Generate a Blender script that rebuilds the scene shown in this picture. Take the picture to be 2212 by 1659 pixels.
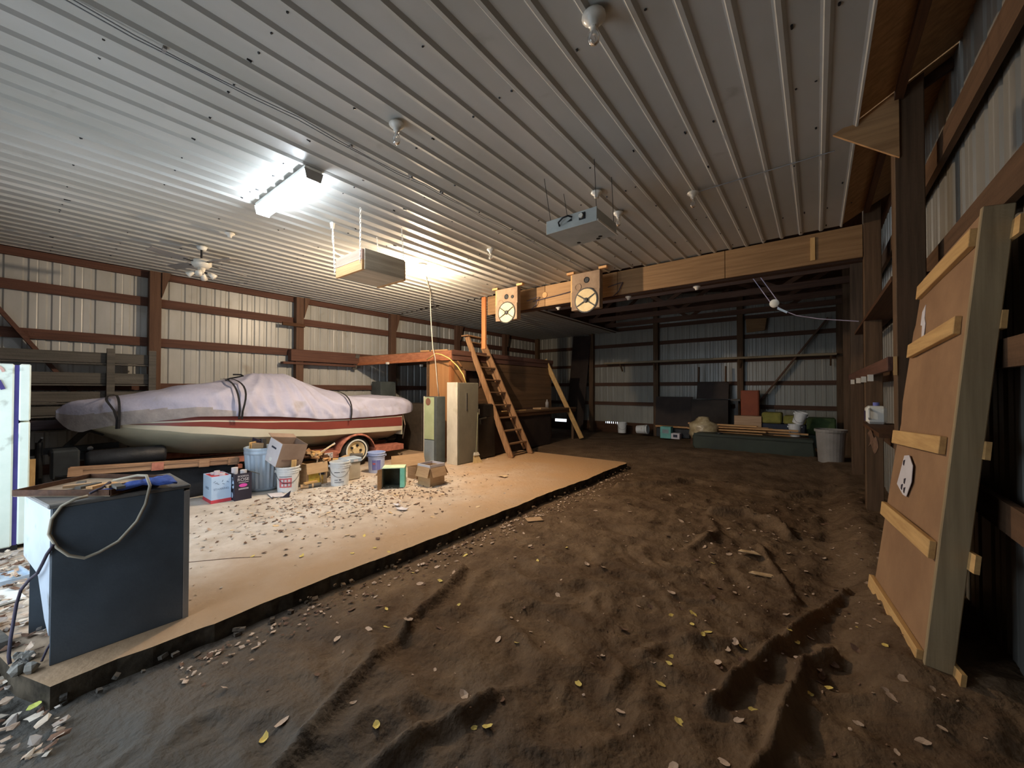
import bpy, math, random
from mathutils import Vector, Matrix, noise
random.seed(7)
C = bpy.context.scene.collection
SC = bpy.context.scene
for o in list(bpy.data.objects): bpy.data.objects.remove(o)

# ------------------------------------------------------------------ camera
def cam_axes(yaw, pitch, roll):
    f = Vector((-math.sin(yaw)*math.cos(pitch), math.cos(yaw)*math.cos(pitch), math.sin(pitch)))
    r = Vector((math.cos(yaw), math.sin(yaw), 0)); u = r.cross(f)
    return r*math.cos(roll)+u*math.sin(roll), u*math.cos(roll)-r*math.sin(roll), f
_r, _u, _f = cam_axes(math.radians(38.0545), math.radians(0.80065), math.radians(0.0682))
cd = bpy.data.cameras.new('camera'); cam = bpy.data.objects.new('camera', cd); C.objects.link(cam)
cam.matrix_world = Matrix(((_r.x,_u.x,-_f.x,0),(_r.y,_u.y,-_f.y,0),(_r.z,_u.z,-_f.z,1.55),(0,0,0,1)))
cd.sensor_fit = 'HORIZONTAL'; cd.sensor_width = 36; cd.lens = 839.98/2212*36; cd.clip_start = .02
SC.camera = cam

# ------------------------------------------------------------------ world, daylight, exposure
SC.view_settings.view_transform = 'Standard'; SC.view_settings.look = 'None'
SC.view_settings.gamma = 1; SC.view_settings.use_curve_mapping = False
SC.view_settings.exposure = 0.52
w = bpy.data.worlds.new('overcast_sky'); SC.world = w; w.use_nodes = True
w.node_tree.nodes['Background'].inputs[0].default_value = (.80,.90,1.0,1)
w.node_tree.nodes['Background'].inputs[1].default_value = 1.7
def area(name, loc, rot, sx, sy, power, col):
    l = bpy.data.lights.new(name, 'AREA'); l.shape='RECTANGLE'; l.size=sx; l.size_y=sy; l.energy=power; l.color=col
    o = bpy.data.objects.new(name, l); C.objects.link(o); o.location=loc; o.rotation_euler=rot; return o
# overcast daylight coming in through the open door in the front wall
area('door_daylight', (-4.3,-1.02,1.2), (math.radians(90),0,0), 3.4, 2.1, 27, (.70,.85,1.0))

# ------------------------------------------------------------------ materials
def lin(c): return c/12.92 if c<=.04045 else ((c+.055)/1.055)**2.4
def S(r,g,b): return (lin(r/255),lin(g/255),lin(b/255),1)
_mats = {}
def mat(name, col, col2=None, rough=.8, scale=(6,6,6), metal=0, bump=0, bscale=None, spec=.4, detail=5, contrast=(.35,.65), spots=None, trans=0, alpha=1, dirt_light=None):
    if name in _mats: return _mats[name]
    m = bpy.data.materials.new(name); m.use_nodes=True; _mats[name]=m
    nt=m.node_tree; b=nt.nodes['Principled BSDF']; L=nt.links.new
    b.inputs['Roughness'].default_value=rough; b.inputs['Metallic'].default_value=metal
    b.inputs['Specular IOR Level'].default_value=spec
    if trans: b.inputs['Transmission Weight'].default_value=trans
    if alpha<1: b.inputs['Alpha'].default_value=alpha
    tc=nt.nodes.new('ShaderNodeTexCoord'); mp=nt.nodes.new('ShaderNodeMapping'); mp.inputs['Scale'].default_value=scale
    L(tc.outputs['Object'],mp.inputs['Vector'])
    n=nt.nodes.new('ShaderNodeTexNoise'); n.inputs['Scale'].default_value=1; n.inputs['Detail'].default_value=detail
    n.inputs['Roughness'].default_value=.62; L(mp.outputs[0],n.inputs['Vector'])
    if col2 is None: col2=tuple(c*.72 for c in col[:3])+(1,)
    r=nt.nodes.new('ShaderNodeValToRGB'); r.color_ramp.elements[0].position=contrast[0]; r.color_ramp.elements[1].position=contrast[1]
    r.color_ramp.elements[0].color=col2; r.color_ramp.elements[1].color=col
    L(n.outputs['Fac'],r.inputs['Fac']); out=r.outputs['Color']
    if spots:
        sc,lo,hi,sc_col=spots
        n2=nt.nodes.new('ShaderNodeTexNoise'); n2.inputs['Scale'].default_value=sc; n2.inputs['Detail'].default_value=6
        L(tc.outputs['Object'],n2.inputs['Vector'])
        mr=nt.nodes.new('ShaderNodeMapRange'); mr.inputs['From Min'].default_value=lo; mr.inputs['From Max'].default_value=hi
        L(n2.outputs['Fac'],mr.inputs['Value'])
        mx=nt.nodes.new('ShaderNodeMixRGB'); L(mr.outputs[0],mx.inputs['Fac']); L(out,mx.inputs[1]); mx.inputs[2].default_value=sc_col; out=mx.outputs[0]
    for dirt_light in (dirt_light or []):   # soil, bulb light and daylight painted as tints along a room axis
        sx=nt.nodes.new('ShaderNodeSeparateXYZ'); L(tc.outputs['Object'],sx.inputs[0])
        nf=nt.nodes.new('ShaderNodeTexNoise'); nf.inputs['Scale'].default_value=1.3; nf.inputs['Detail'].default_value=7; L(tc.outputs['Object'],nf.inputs['Vector'])
        ma=nt.nodes.new('ShaderNodeMath'); ma.operation='MULTIPLY_ADD'; ma.inputs[1].default_value=dirt_light[4]; L(nf.outputs['Fac'],ma.inputs[0]); L(sx.outputs[dirt_light[0]],ma.inputs[2])
        mf=nt.nodes.new('ShaderNodeMapRange'); k_=dirt_light[4]*.5
        mf.inputs['From Min'].default_value=dirt_light[1]+k_; mf.inputs['From Max'].default_value=dirt_light[2]+k_; L(ma.outputs[0],mf.inputs['Value'])
        mfx=nt.nodes.new('ShaderNodeMixRGB'); L(mf.outputs[0],mfx.inputs['Fac']); L(out,mfx.inputs[1]); mfx.inputs[2].default_value=dirt_light[3]; out=mfx.outputs[0]
    L(out,b.inputs['Base Color'])
    if bump:
        n3=nt.nodes.new('ShaderNodeTexNoise'); n3.inputs['Scale'].default_value=bscale or 30; n3.inputs['Detail'].default_value=6
        L(tc.outputs['Object'],n3.inputs['Vector'])
        bp=nt.nodes.new('ShaderNodeBump'); bp.inputs['Strength'].default_value=bump; bp.inputs['Distance'].default_value=.02
        L(n3.outputs['Fac'],bp.inputs['Height']); L(bp.outputs[0],b.inputs['Normal'])
    return m
def emit(name, col, strength):
    m=bpy.data.materials.new(name); m.use_nodes=True; b=m.node_tree.nodes['Principled BSDF']
    b.inputs['Base Color'].default_value=(.8,.8,.8,1); b.inputs['Emission Color'].default_value=col; b.inputs['Emission Strength'].default_value=strength
    return m
def wood(name, c1, c2, axis='y', rough=.75, bump=.15, f=1.0, spec=.25):
    s={'x':(1.2,26,26),'y':(26,1.2,26),'z':(26,26,1.2)}[axis]
    return mat(name,c1,c2,rough,tuple(a*f for a in s),0,bump,40,spec,4,(.3,.7))
steel_ceiling=mat('white_ribbed_steel',S(188,188,184),S(172,172,166),.42,(1.2,.5,1.2),0,0,spec=.5,spots=(3.0,.66,.80,S(150,146,138)))
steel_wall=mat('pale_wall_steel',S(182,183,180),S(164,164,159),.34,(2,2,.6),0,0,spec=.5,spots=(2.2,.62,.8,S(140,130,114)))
steel_dim=mat('grey_wall_steel',S(146,148,142),S(130,132,126),.38,(2,2,.6),0,0,spec=.5)
redwood_y=wood('red_brown_timber_y',S(104,72,60),S(78,54,45),'y')
redwood_x=wood('red_brown_timber_x',S(92,66,52),S(70,50,40),'x')
redwood_z=wood('red_brown_timber_z',S(106,80,64),S(82,60,48),'z')
darkwood_x=wood('dark_timber_x',S(84,56,38),S(58,38,26),'x')
darkwood_z=wood('dark_timber_z',S(104,82,62),S(76,58,42),'z')
darkwood_y=wood('dark_timber_y',S(92,62,40),S(64,42,28),'y')
beamwood=wood('tan_beam_planks',S(172,138,100),S(142,110,76),'x')
beamwood2=wood('brown_beam_planks',S(150,118,84),S(122,94,64),'x')
pine_z=wood('pale_pine_z',S(214,178,122),S(184,146,94),'z')
pine_x=wood('pale_pine_x',S(206,164,116),S(176,130,86),'x')
pine_y=wood('pale_pine_y',S(210,172,116),S(180,142,92),'y')
ladderwood=wood('weathered_ladder_wood',S(172,132,96),S(132,98,68),'z')
ply=wood('orange_plywood',S(172,126,82),S(142,100,62),'z',f=.4)
ply_dark=wood('dark_plywood',S(116,88,62),S(90,68,48),'y',f=.4)
soffitwood=wood('soffit_boards',S(188,148,104),S(150,114,78),'x')
greyplank=wood('grey_weathered_plank',S(102,98,92),S(72,70,66),'y')
purpleplank=wood('dusky_plank',S(84,74,80),S(60,54,58),'y')
hardboard=mat('brown_hardboard',S(154,120,88),S(136,104,76),.8,(3,3,3),0,.05,120)
concrete=mat('dusty_concrete',S(208,202,194),S(168,158,146),.95,(3.5,3.5,3.5),0,.35,18,.15,8,(.3,.7),spots=(.9,.55,.75,S(168,152,132)),dirt_light=[(0,-5.0,-3.3,S(166,140,112),1.6),(1,3.2,7.2,S(190,152,112),3.0)])  # towards the back, warm bulb light painted in with soil; soil at edge
concrete_edge=mat('slab_edge',S(88,80,68),S(50,46,40),.95,(6,6,6),0,.6,12,.1)
dirtmat=mat('brown_dirt',S(116,96,75),S(80,63,48),.97,(3,3,3),0,.9,26,.1,9,(.3,.7),spots=(1.1,.52,.72,S(80,62,46)),dirt_light=[(1,1.7,.3,S(88,86,82),1.5)])  # grey towards the front is cool door daylight painted into the dirt
white_paint=mat('white_enamel',S(232,234,230),S(222,226,222),.35,(3,3,3),0,0,spec=.5,spots=(5,.66,.8,S(190,192,184)))
fridgewhite=mat('aged_fridge_enamel',S(224,236,228),S(206,222,212),.35,(2,2,2),0,0,spec=.5,spots=(6,.62,.72,S(168,178,168)))
porcelain=mat('porcelain',S(226,222,212),S(206,202,190),.3)
glass=mat('clear_bulb_glass',S(245,245,245),S(240,240,240),.05,trans=.95)
blackpaint=mat('black_painted_panel',S(82,92,102),S(68,76,84),.5,(3,3,3),0,.04,80,.35)
darkmetal=mat('dark_metal',S(52,54,56),S(36,36,38),.5,(8,8,8),.4,0)
galv=mat('galvanised_steel',S(186,204,222),S(160,180,200),.4,(10,10,2),.15,0,spec=.5)
greybox=mat('grey_sheet_metal',S(178,182,178),S(160,164,160),.45,(4,4,4),.2,0)
chrome=mat('chrome',S(220,222,224),S(200,200,204),.15,(8,8,8),1,0)
rust=mat('rusty_red_paint',S(190,124,104),S(146,90,74),.65,(14,14,14),0,.1,60)
rubber=mat('tyre_rubber',S(50,50,50),S(38,38,38),.85)
hullwhite=mat('shaded_aged_gelcoat',S(184,182,164),S(166,164,144),.35,(2,1,2),0,0,spec=.5)  # greyed: shade on the lower hull put into the colour
hullcream=mat('cream_gelcoat',S(222,216,196),S(206,200,178),.35,(2,1,2),0,0,spec=.5)
hullred=mat('dull_red_gelcoat',S(134,66,58),S(118,54,48),.4,(2,1,2),0,0,spec=.5)
covercloth=mat('lilac_grey_canvas',S(186,186,206),S(164,164,186),.9,(2.5,2.5,2.5),0,.3,18,.15,6,(.25,.75),spots=(2.2,.60,.74,S(160,156,160)))
strapblack=mat('black_webbing',S(34,34,38),S(24,24,26),.9)
card=mat('brown_cardboard',S(176,146,112),S(156,126,94),.9,(3,3,30),0,.05,60)
card2=mat('pale_cardboard',S(196,166,128),S(176,146,110),.9,(3,3,20),0,.05,60)
cardgrey=mat('whitish_carton',S(214,210,214),S(200,196,200),.85,(3,3,3))
whiteplastic=mat('white_bucket_plastic',S(226,230,232),S(210,214,216),.45,(4,4,4),0,0,spots=(7,.62,.75,S(184,182,176)))
blueish=mat('blue_tint_plastic',S(190,204,238),S(170,186,226),.45,(4,4,4))
tanplastic=mat('dusty_tan_plastic',S(186,178,162),S(164,154,136),.6,(4,4,4))
printdark=mat('dark_print',S(56,62,78),S(46,50,64),.8)
printred=mat('red_print',S(206,112,118),S(190,96,104),.8)
printblue=mat('violet_print',S(122,128,196),S(106,112,180),.8)
yellowprint=mat('yellow_print',S(214,188,80),S(184,140,60),.85,(14,14,14))
mint=mat('mint_green_paint',S(136,214,190),S(116,196,172),.6,(8,8,8))
mintpale=mat('pale_mint_top',S(206,220,186),S(180,206,170),.7,(8,8,8))
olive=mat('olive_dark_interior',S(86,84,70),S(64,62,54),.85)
paleblue=mat('pale_blue_carton',S(190,214,240),S(178,204,234),.75,(3,3,3))
redcarton=mat('red_carton',S(206,76,88),S(190,64,76),.75,(3,3,3))
blackcarton=mat('black_carton',S(52,46,60),S(42,38,50),.65,(3,3,3))
pinkprint=mat('pink_print',S(224,88,178),S(214,72,166),.7)
palelocker=mat('cream_locker_paint',S(216,210,192),S(196,188,170),.5,(3,3,1.5),0,0,spots=(3,.58,.72,S(176,168,146)))
greylocker=mat('grey_locker_paint',S(122,118,104),S(108,104,92),.5,(3,3,2))
greenlocker=mat('pale_green_paint',S(178,190,150),S(160,172,130),.55,(3,3,3))
blueglocker=mat('blue_grey_paint',S(146,158,162),S(128,140,144),.5,(3,3,3))
slatelocker=mat('slate_paint',S(84,92,92),S(68,74,74),.5,(3,3,3))
bluecloth=mat('blue_cloth',S(66,92,166),S(46,66,132),.9,(20,20,20),0,.4,30)
cordtan=mat('tan_cord',S(176,168,150),S(150,142,126),.8)
corddark=mat('dark_cord',S(70,64,80),S(54,48,60),.8)
whitecable=mat('white_cable',S(230,222,204),S(210,200,182),.6)
yellowcable=mat('yellow_cable',S(226,196,120),S(206,172,96),.6)
leafyellow=mat('yellow_leaf',S(226,206,120),S(200,174,88),.8,(20,20,20))
leaftan=mat('tan_leaf',S(204,182,162),S(164,138,116),.85,(20,20,20))
leafdark=mat('brown_leaf',S(120,92,74),S(84,62,50),.9,(20,20,20))
palechip=mat('pale_wood_chip',S(222,196,156),S(190,160,120),.85,(20,20,20))
darkgreen=mat('dark_green_shell',S(52,60,50),S(40,46,38),.6,(2,2,2))
darkbrownpanel=mat('dark_brown_panel',S(58,46,40),S(44,34,30),.7,(3,3,3))
orangepaint=mat('orange_brown_panel',S(150,72,38),S(130,60,30),.6,(3,3,3))
greyplastic=mat('grey_plastic',S(150,146,142),S(132,128,124),.6,(3,3,3))
clearplastic=mat('dusty_clear_plastic',S(190,174,140),S(150,132,98),.25,(9,9,9),0,.8,10,.6)
tealcarton=mat('teal_carton',S(120,186,180),S(104,170,164),.7)
purple=mat('purple_gasket',S(70,62,130),S(58,50,112),.7)
pinkish=mat('pink_ribbon',S(206,170,160),S(180,140,134),.8)
speakergrey=mat('grey_brown_board',S(150,128,106),S(128,106,86),.85,(6,6,6),0,.1,50)
conecream=mat('paper_cone',S(226,206,164),S(206,184,140),.85)

# ------------------------------------------------------------------ mesh builder
class MB:
    def __init__(s): s.v=[]; s.f=[]; s.T=None
    def add(s, vs, fs):
        n=len(s.v)
        for p in vs:
            p=Vector(p); s.v.append(s.T@p if s.T else p)
        for f in fs: s.f.append(tuple(i+n for i in f))
        return s
    def box(s, x0,x1,y0,y1,z0,z1):
        v=[(x,y,z) for z in (z0,z1) for y in (y0,y1) for x in (x0,x1)]
        return s.add(v,[(0,2,3,1),(4,5,7,6),(0,1,5,4),(1,3,7,5),(3,2,6,7),(2,0,4,6)])
    def bar(s, a, b, wx, wy, up=(0,0,1)):
        """rectangular bar from a to b; wx across the side direction, wy along up"""
        a=Vector(a); b=Vector(b); d=(b-a).normalized(); u=Vector(up); r=d.cross(u)
        if r.length<1e-4: r=d.cross(Vector((0,1,0)))
        r.normalize(); u=r.cross(d)
        v=[]
        for p in (a,b):
            for q,t in ((-1,-1),(1,-1),(1,1),(-1,1)): v.append(p+r*q*wx/2+u*t*wy/2)
        return s.add(v,[(0,3,2,1),(4,5,6,7),(0,1,5,4),(1,2,6,5),(2,3,7,6),(3,0,4,7)])
    def prism(s, poly, d):
        """poly: list of 3D points (planar), extruded by vector d"""
        n=len(poly); d=Vector(d); v=[Vector(p) for p in poly]+[Vector(p)+d for p in poly]
        f=[tuple(range(n))[::-1],tuple(range(n,2*n))]+[(i,(i+1)%n,n+(i+1)%n,n+i) for i in range(n)]
        return s.add(v,f)
    def cyl(s,a,b,r0,r1=None,n=12,cap=True):
        a=Vector(a); b=Vector(b); r1=r0 if r1 is None else r1; d=(b-a).normalized()
        t=Vector((0,0,1)) if abs(d.z)<.9 else Vector((1,0,0)); x=d.cross(t).normalized(); y=d.cross(x)
        v=[p+(x*math.cos(2*math.pi*i/n)+y*math.sin(2*math.pi*i/n))*r for p,r in ((a,r0),(b,r1)) for i in range(n)]
        f=[(i,(i+1)%n,n+(i+1)%n,n+i) for i in range(n)]
        if cap: f+=[tuple(range(n))[::-1],tuple(range(n,2*n))]
        return s.add(v,f)
    def tube(s,pts,r,n=6):
        pts=[Vector(p) for p in pts]; m=len(pts); v=[]; px=None
        for i,p in enumerate(pts):
            d=(pts[min(i+1,m-1)]-pts[max(i-1,0)]).normalized()
            if px is None: px=d.cross(Vector((0,0,1)) if abs(d.z)<.9 else Vector((1,0,0))).normalized()
            px=(px-d*px.dot(d)).normalized(); py=d.cross(px)
            rr=r[i] if isinstance(r,(list,tuple)) else r
            v+=[p+(px*math.cos(2*math.pi*k/n)+py*math.sin(2*math.pi*k/n))*rr for k in range(n)]
        f=[(i*n+k,i*n+(k+1)%n,(i+1)*n+(k+1)%n,(i+1)*n+k) for i in range(m-1) for k in range(n)]
        f+=[tuple(range(n))[::-1],tuple(range((m-1)*n,m*n))]
        return s.add(v,f)
    def lathe(s,prof,c=(0,0,0),n=20,closed=False,axis='z',amp=None):
        c=Vector(c); v=[]
        for r,z in prof:
            for k in range(n):
                a=2*math.pi*k/n; q=r*(1+(amp*math.cos(a*n/2) if amp else 0))
                p=(q*math.cos(a),q*math.sin(a),z)
                if axis=='y': p=(p[0],p[2],p[1])
                if axis=='x': p=(p[2],p[0],p[1])
                v.append(c+Vector(p))
        m=len(prof)
        f=[(i*n+k,i*n+(k+1)%n,(i+1)*n+(k+1)%n,(i+1)*n+k) for i in range(m-1) for k in range(n)]
        if prof[0][0]>.005 and prof[-1][0]>.005: f+=[((m-1)*n+k,(m-1)*n+(k+1)%n,(k+1)%n,k) for k in range(n)]
        return s.add(v,f)
    def grid(s,rows,close=False):
        m=len(rows); n=len(rows[0]); v=[p for r in rows for p in r]
        return s.add(v,[(i*n+k,i*n+k+1,(i+1)*n+k+1,(i+1)*n+k) for i in range(m-1) for k in range(n-1)])
    def build(s,name,m,parent=None,base=None,smooth=False,bevel=0,solid=0,label=None):
        me=bpy.data.meshes.new(name)
        off=Vector(base) if base is not None else (Vector(parent['_b']) if parent is not None and '_b' in parent.keys() else Vector((0,0,0)))
        me.from_pydata([tuple(p-off) for p in s.v],[],s.f); me.update()
        for mm in (m if isinstance(m,(list,tuple)) else [m]): me.materials.append(mm)
        if smooth:
            for p in me.polygons: p.use_smooth=True
        o=bpy.data.objects.new(name,me); C.objects.link(o)
        if parent is not None:
            o.parent=parent
            if '_b' not in parent.keys(): pass
            o['_b']=tuple(off)
        else:
            o.location=off; o['_b']=tuple(off)
        if solid:
            md=o.modifiers.new('solid','SOLIDIFY'); md.thickness=solid
        if bevel:
            md=o.modifiers.new('bevel','BEVEL'); md.width=bevel; md.segments=1; md.limit_method='ANGLE'
        if label: o['label']=label
        return o
def thing(name,label,cat,base=(0,0,0),group=None):
    o=bpy.data.objects.new(name,None); C.objects.link(o); o.empty_display_size=.1; o.location=base; o['_b']=tuple(base)
    o['label']=label; o['category']=cat
    if group: o['group']=group
    return o
def tag(o,label,cat,group=None):
    o['label']=label; o['category']=cat
    if group: o['group']=group
    return o
def struct(o): o['kind']='structure'; return o
def B(*a): return MB().box(*a)
def center_base(o):  # move a plain mesh object's origin to its base centre
    me=o.data; xs=[v.co for v in me.vertices]
    c=Vector((sum(p.x for p in xs)/len(xs),sum(p.y for p in xs)/len(xs),min(p.z for p in xs)))
    for v in me.vertices: v.co-=c
    o.location=Vector(o.location)+c; o['_b']=tuple(o.location); return o
def solo(mb,name,m,label,cat,group=None,**k):
    o=center_base(mb.build(name,m,**k)); return tag(o,label,cat,group)
_fc=[0]
def text_mesh(body,size,name,m,parent,X,Y,origin,align='CENTER',thick=.0008):
    cu=bpy.data.curves.new(name,'FONT'); cu.body=body; cu.size=size; cu.align_x=align; cu.align_y='CENTER'; cu.extrude=thick
    t=bpy.data.objects.new('tmp',cu); C.objects.link(t)
    dg=bpy.context.evaluated_depsgraph_get(); me=bpy.data.meshes.new_from_object(t.evaluated_get(dg))
    bpy.data.objects.remove(t)
    X=Vector(X).normalized(); Y=Vector(Y).normalized(); Z=X.cross(Y); o=Vector(origin)
    off=Vector(parent['_b'])
    for v in me.vertices:
        p=o+X*v.co.x+Y*v.co.y+Z*v.co.z; v.co=p-off
    me.materials.clear(); me.materials.append(m); me.name=name
    ob=bpy.data.objects.new(name,me); C.objects.link(ob); ob.parent=parent; ob['_b']=tuple(off); return ob

XL,XR,YB,YF=-9.25,.80,13.45,-.95     # wall planes
ZC=3.63                               # ceiling steel
# ------------------------------------------------------------------ floor: dirt with slab
def seg_d(px,py,a,b):
    ax,ay=a; bx,by=b; dx,dy=bx-ax,by-ay; t=max(0,min(1,((px-ax)*dx+(py-ay)*dy)/(dx*dx+dy*dy)))
    return math.hypot(px-ax-dx*t,py-ay-dy*t)
RIDGES=[([(-1.72,.55),(-1.83,.77),(-1.96,.97),(-2.07,1.24),(-2.18,1.57),(-2.27,1.79),(-2.32,2.01),(-2.53,2.52)],.042,.07),
 ([(-.45,2.2),(-.39,2.39),(-.35,2.59),(-.28,2.79),(-.12,3.25),(.17,3.97)],.038,.08),
 ([(-.30,1.6),(-.18,2.07),(-.13,2.44),(-.07,2.90),(.07,3.06)],.036,.08),
 ([(-1.55,.8),(-1.50,1.03),(-1.46,1.21),(-1.37,1.40),(-1.36,1.55)],.05,.07),
 ([(-2.65,6.30),(-2.16,6.81),(-1.74,7.52),(-.99,7.35),(-.37,7.29),(.20,7.93)],.06,.09),
 ([(-.48,4.77),(-.28,4.17),(-.14,3.73)],.035,.05),
 ([(-2.51,9.98),(-1.32,9.79),(-.49,9.80),(.20,10.6)],.06,.07),
 ([(-1.1,5.6),(-.75,5.9),(-.4,5.7),(-.25,5.3)],.06,.1),
 ([(-1.05,4.3),(-.9,4.9),(-1.1,5.4)],.06,.06),
 ([(-.9,2.0),(-.8,2.6),(-.35,2.95)],.06,.035)]
def sst(a,b,x):
    t=max(0,min(1,(x-a)/(b-a))); return t*t*(3-2*t)
def dirt_z(x,y):
    z=-.12+.19*sst(7.6,10.4,y)
    z+=.20*sst(.05,.42,x)*sst(2.2,3.1,y)*(1-.2*sst(5,8,y))
    if y>2.2: z=min(z,.10)
    k=sst(-3.15,-2.3,x)*(1-.6*sst(6,9,y))
    wx=x*1.6+.5*noise.noise(Vector((x*1.3,y*1.3,5))); wy=y*2.6+.6*noise.noise(Vector((x*1.5,y*1.5,9)))
    a=noise.noise(Vector((wx*1.4,wy*1.1,0))); b=noise.noise(Vector((wx*3.1,wy*2.4,3)))
    z+=k*(.034*(1-abs(a)*2.2)+.020*(1-abs(b)*2))*.9
    c=noise.noise(Vector((x*4.6+y*1.6+.5*a,y*5.2-x*1.2,7))); z+=k*.020*(1-abs(c)*2.4)*sst(-2.6,-1.2,x)
    z+=.008*noise.noise(Vector((x*11,y*9,1)))
    for pts,wd,h in RIDGES:
        d=min(seg_d(x,y,pts[i],pts[i+1]) for i in range(len(pts)-1))
        if d<wd*3:
            z+=h*math.exp(-(d/wd)**2*1.4)
    return z
xs=[XL-.05+i*.5 for i in range(12)]+[-3.26+i*.022 for i in range(int((XR+.1+3.26)/.022)+1)]
ys=[YF-.1+i*.08 for i in range(12)]; yy=ys[-1]
while yy<YB+.1:
    yy+= .022 if yy<4.2 else (.04 if yy<8 else .08); ys.append(yy)
g=MB(); g.grid([[(x,y,dirt_z(x,y) if x>-3.3 else -.13+.13*sst(7.9,9,y)) for x in xs] for y in ys])
floor=struct(g.build('floor',dirtmat,smooth=True))
# slab: uneven edge
edge=[]
yy=.13
while yy<8.0:
    edge.append((-3.16+.022*noise.noise(Vector((yy*4,0,0)))+.04*noise.noise(Vector((yy*.9,4,0)))+.008*noise.noise(Vector((yy*15,2,0))),yy)); yy+=.05
edge.append((-3.27,8.05))
outline=[(-3.75,-.04),(-3.45,.02)]+edge+[(-5.2,8.0),(-9.2,8.05),(-9.2,-.9),(-3.8,-.9)]
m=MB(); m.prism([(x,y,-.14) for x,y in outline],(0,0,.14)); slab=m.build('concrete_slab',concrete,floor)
for i,p in enumerate(slab.data.polygons): pass
slab.data.materials.append(concrete_edge)
for p in slab.data.polygons:
    if abs(p.normal.z)<.5: p.material_index=1
# broken rubble along the slab edge and crack strip
m=MB()
for k in range(110):
    y=random.uniform(.15,8); x=-3.11+random.gauss(0,.03); s_=random.uniform(.008,.022)
    z=dirt_z(x+.05,y)+random.uniform(0,.06)
    m.T=Matrix.Translation((x,y,z))@Matrix.Rotation(random.random()*6,4,'Z')@Matrix.Rotation(random.uniform(-.6,.6),4,'X')
    m.box(-s_,s_,-s_*.7,s_*.7,-s_*.5,s_*.5)
m.T=None
o=m.build('edge_rubble',dirtmat,floor); o['kind']='stuff'
m=MB()
m.tube([(-4.6,.62,.001),(-4.45,.95,.001),(-4.22,1.25,.001),(-4.05,1.42,.001)],.004,4)
m.build('floor_crack',leafdark,floor)

# ------------------------------------------------------------------ ceiling
RS=.2085
def ceil_panel(k,y0,y1,zz=0.0):
    """four ribs of steel between x=.272-4k*RS and the next"""
    m=MB(); xr=.272-4*k*RS; prof=[]
    for r in range(4):
        c=xr-r*RS
        prof+=[(c-.0 if r==0 else c+.031,0)] if r==0 else [(c+.031,0)]
        prof+=[(c+.012,-.022),(c-.012,-.022),(c-.031,0)] if r>0 else [(c-.012,-.022),(c-.031,0)]
        if r==0: prof[0]=(c,-.022)
    prof+=[(xr-4*RS+.031,0),(xr-4*RS+.012,-.0225),(xr-4*RS-.012,-.0225)]
    m.grid([[(x,y,ZC+z+zz) for x,z in prof] for y in (y0,y1)])
    return m
ceiling=struct(MB().box(XL-.1,.27,YF-.1,6.6,ZC+.01,ZC+.05).box(XL-.1,-5.75,6.6,YB+.1,ZC+.01,ZC+.05).build('ceiling',darkwood_x))
for k in range(12):
    ceil_panel(k,YF,4.40).build('ceiling_panel',steel_ceiling,ceiling)
    ceil_panel(k,4.36,6.46+.05*((k*37)%3-1),-.002).build('ceiling_panel',steel_ceiling,ceiling)
for k in range(7,12): ceil_panel(k,6.5,YB).build('ceiling_panel',steel_ceiling,ceiling)
# screws
m=MB()
for k in range(46):
    for yy in (-.3,.3,.9,1.5,2.1,2.7,3.3,3.9,4.38,5.1,5.7,6.3):
        if random.random()<.4:
            x=.272-k*RS+random.choice((.05,-.05,.0)); z=ZC-(.024 if abs(x-(.272-k*RS))<.01 else .002)
            m.cyl((x,yy+random.gauss(0,.02),z+.002),(x,yy,z-.004),.007,n=6)
o=m.build('screw_heads',darkmetal,ceiling); o['kind']='stuff'
# soffit boards by the right wall
for i,(y0,y1) in enumerate(((-.95,1.55),(1.57,4.0),(4.02,6.45))):
    MB().prism([(.26,y0,3.64),(.84,y0,3.99),(.84,y1,3.99),(.26,y1,3.64)],(0,0,.03)).build('soffit_board',soffitwood,ceiling)
MB().bar((.50,-.9,3.76),(.50,6.4,3.76),.05,.09).build('soffit_rail',darkwood_y,ceiling)
for yy in (1.62,4.16): MB().bar((.26,yy,3.655),(.80,yy,3.93),.04,.09).build('soffit_rafter',darkwood_x,ceiling)
# rear bay: roof deck and trusses
MB().prism([(-5.75,6.6,4.9),(.95,6.6,4.3),(.95,YB+.1,4.3),(-5.75,YB+.1,4.9)],(0,0,.04)).build('roof_deck',darkwood_y,ceiling)
MB().box(-5.78,-5.72,6.6,YB,ZC-.02,4.95).build('bulkhead',darkwood_y,ceiling)
for yy in (7.7,8.9,10.1,11.3,12.5):
    MB().box(-5.72,.7,yy-.02,yy+.02,3.66,3.80).build('truss_chord',redwood_x,ceiling)
    MB().bar((-5.72,yy,4.84),(.7,yy,4.27),.04,.13).build('truss_chord',darkwood_x,ceiling)
    for a,b in (((-5.6,3.73),(-4.4,4.7)),((-4.4,4.7),(-3.0,3.73)),((-3.0,3.73),(-1.9,4.45)),((-1.9,4.45),(-.6,3.73)),((-.6,3.73),(.3,4.3))):
        MB().bar((a[0],yy+.03,a[1]),(b[0],yy+.03,b[1]),.09,.035,up=(0,1,0)).build('truss_web',darkwood_x,ceiling)

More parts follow.
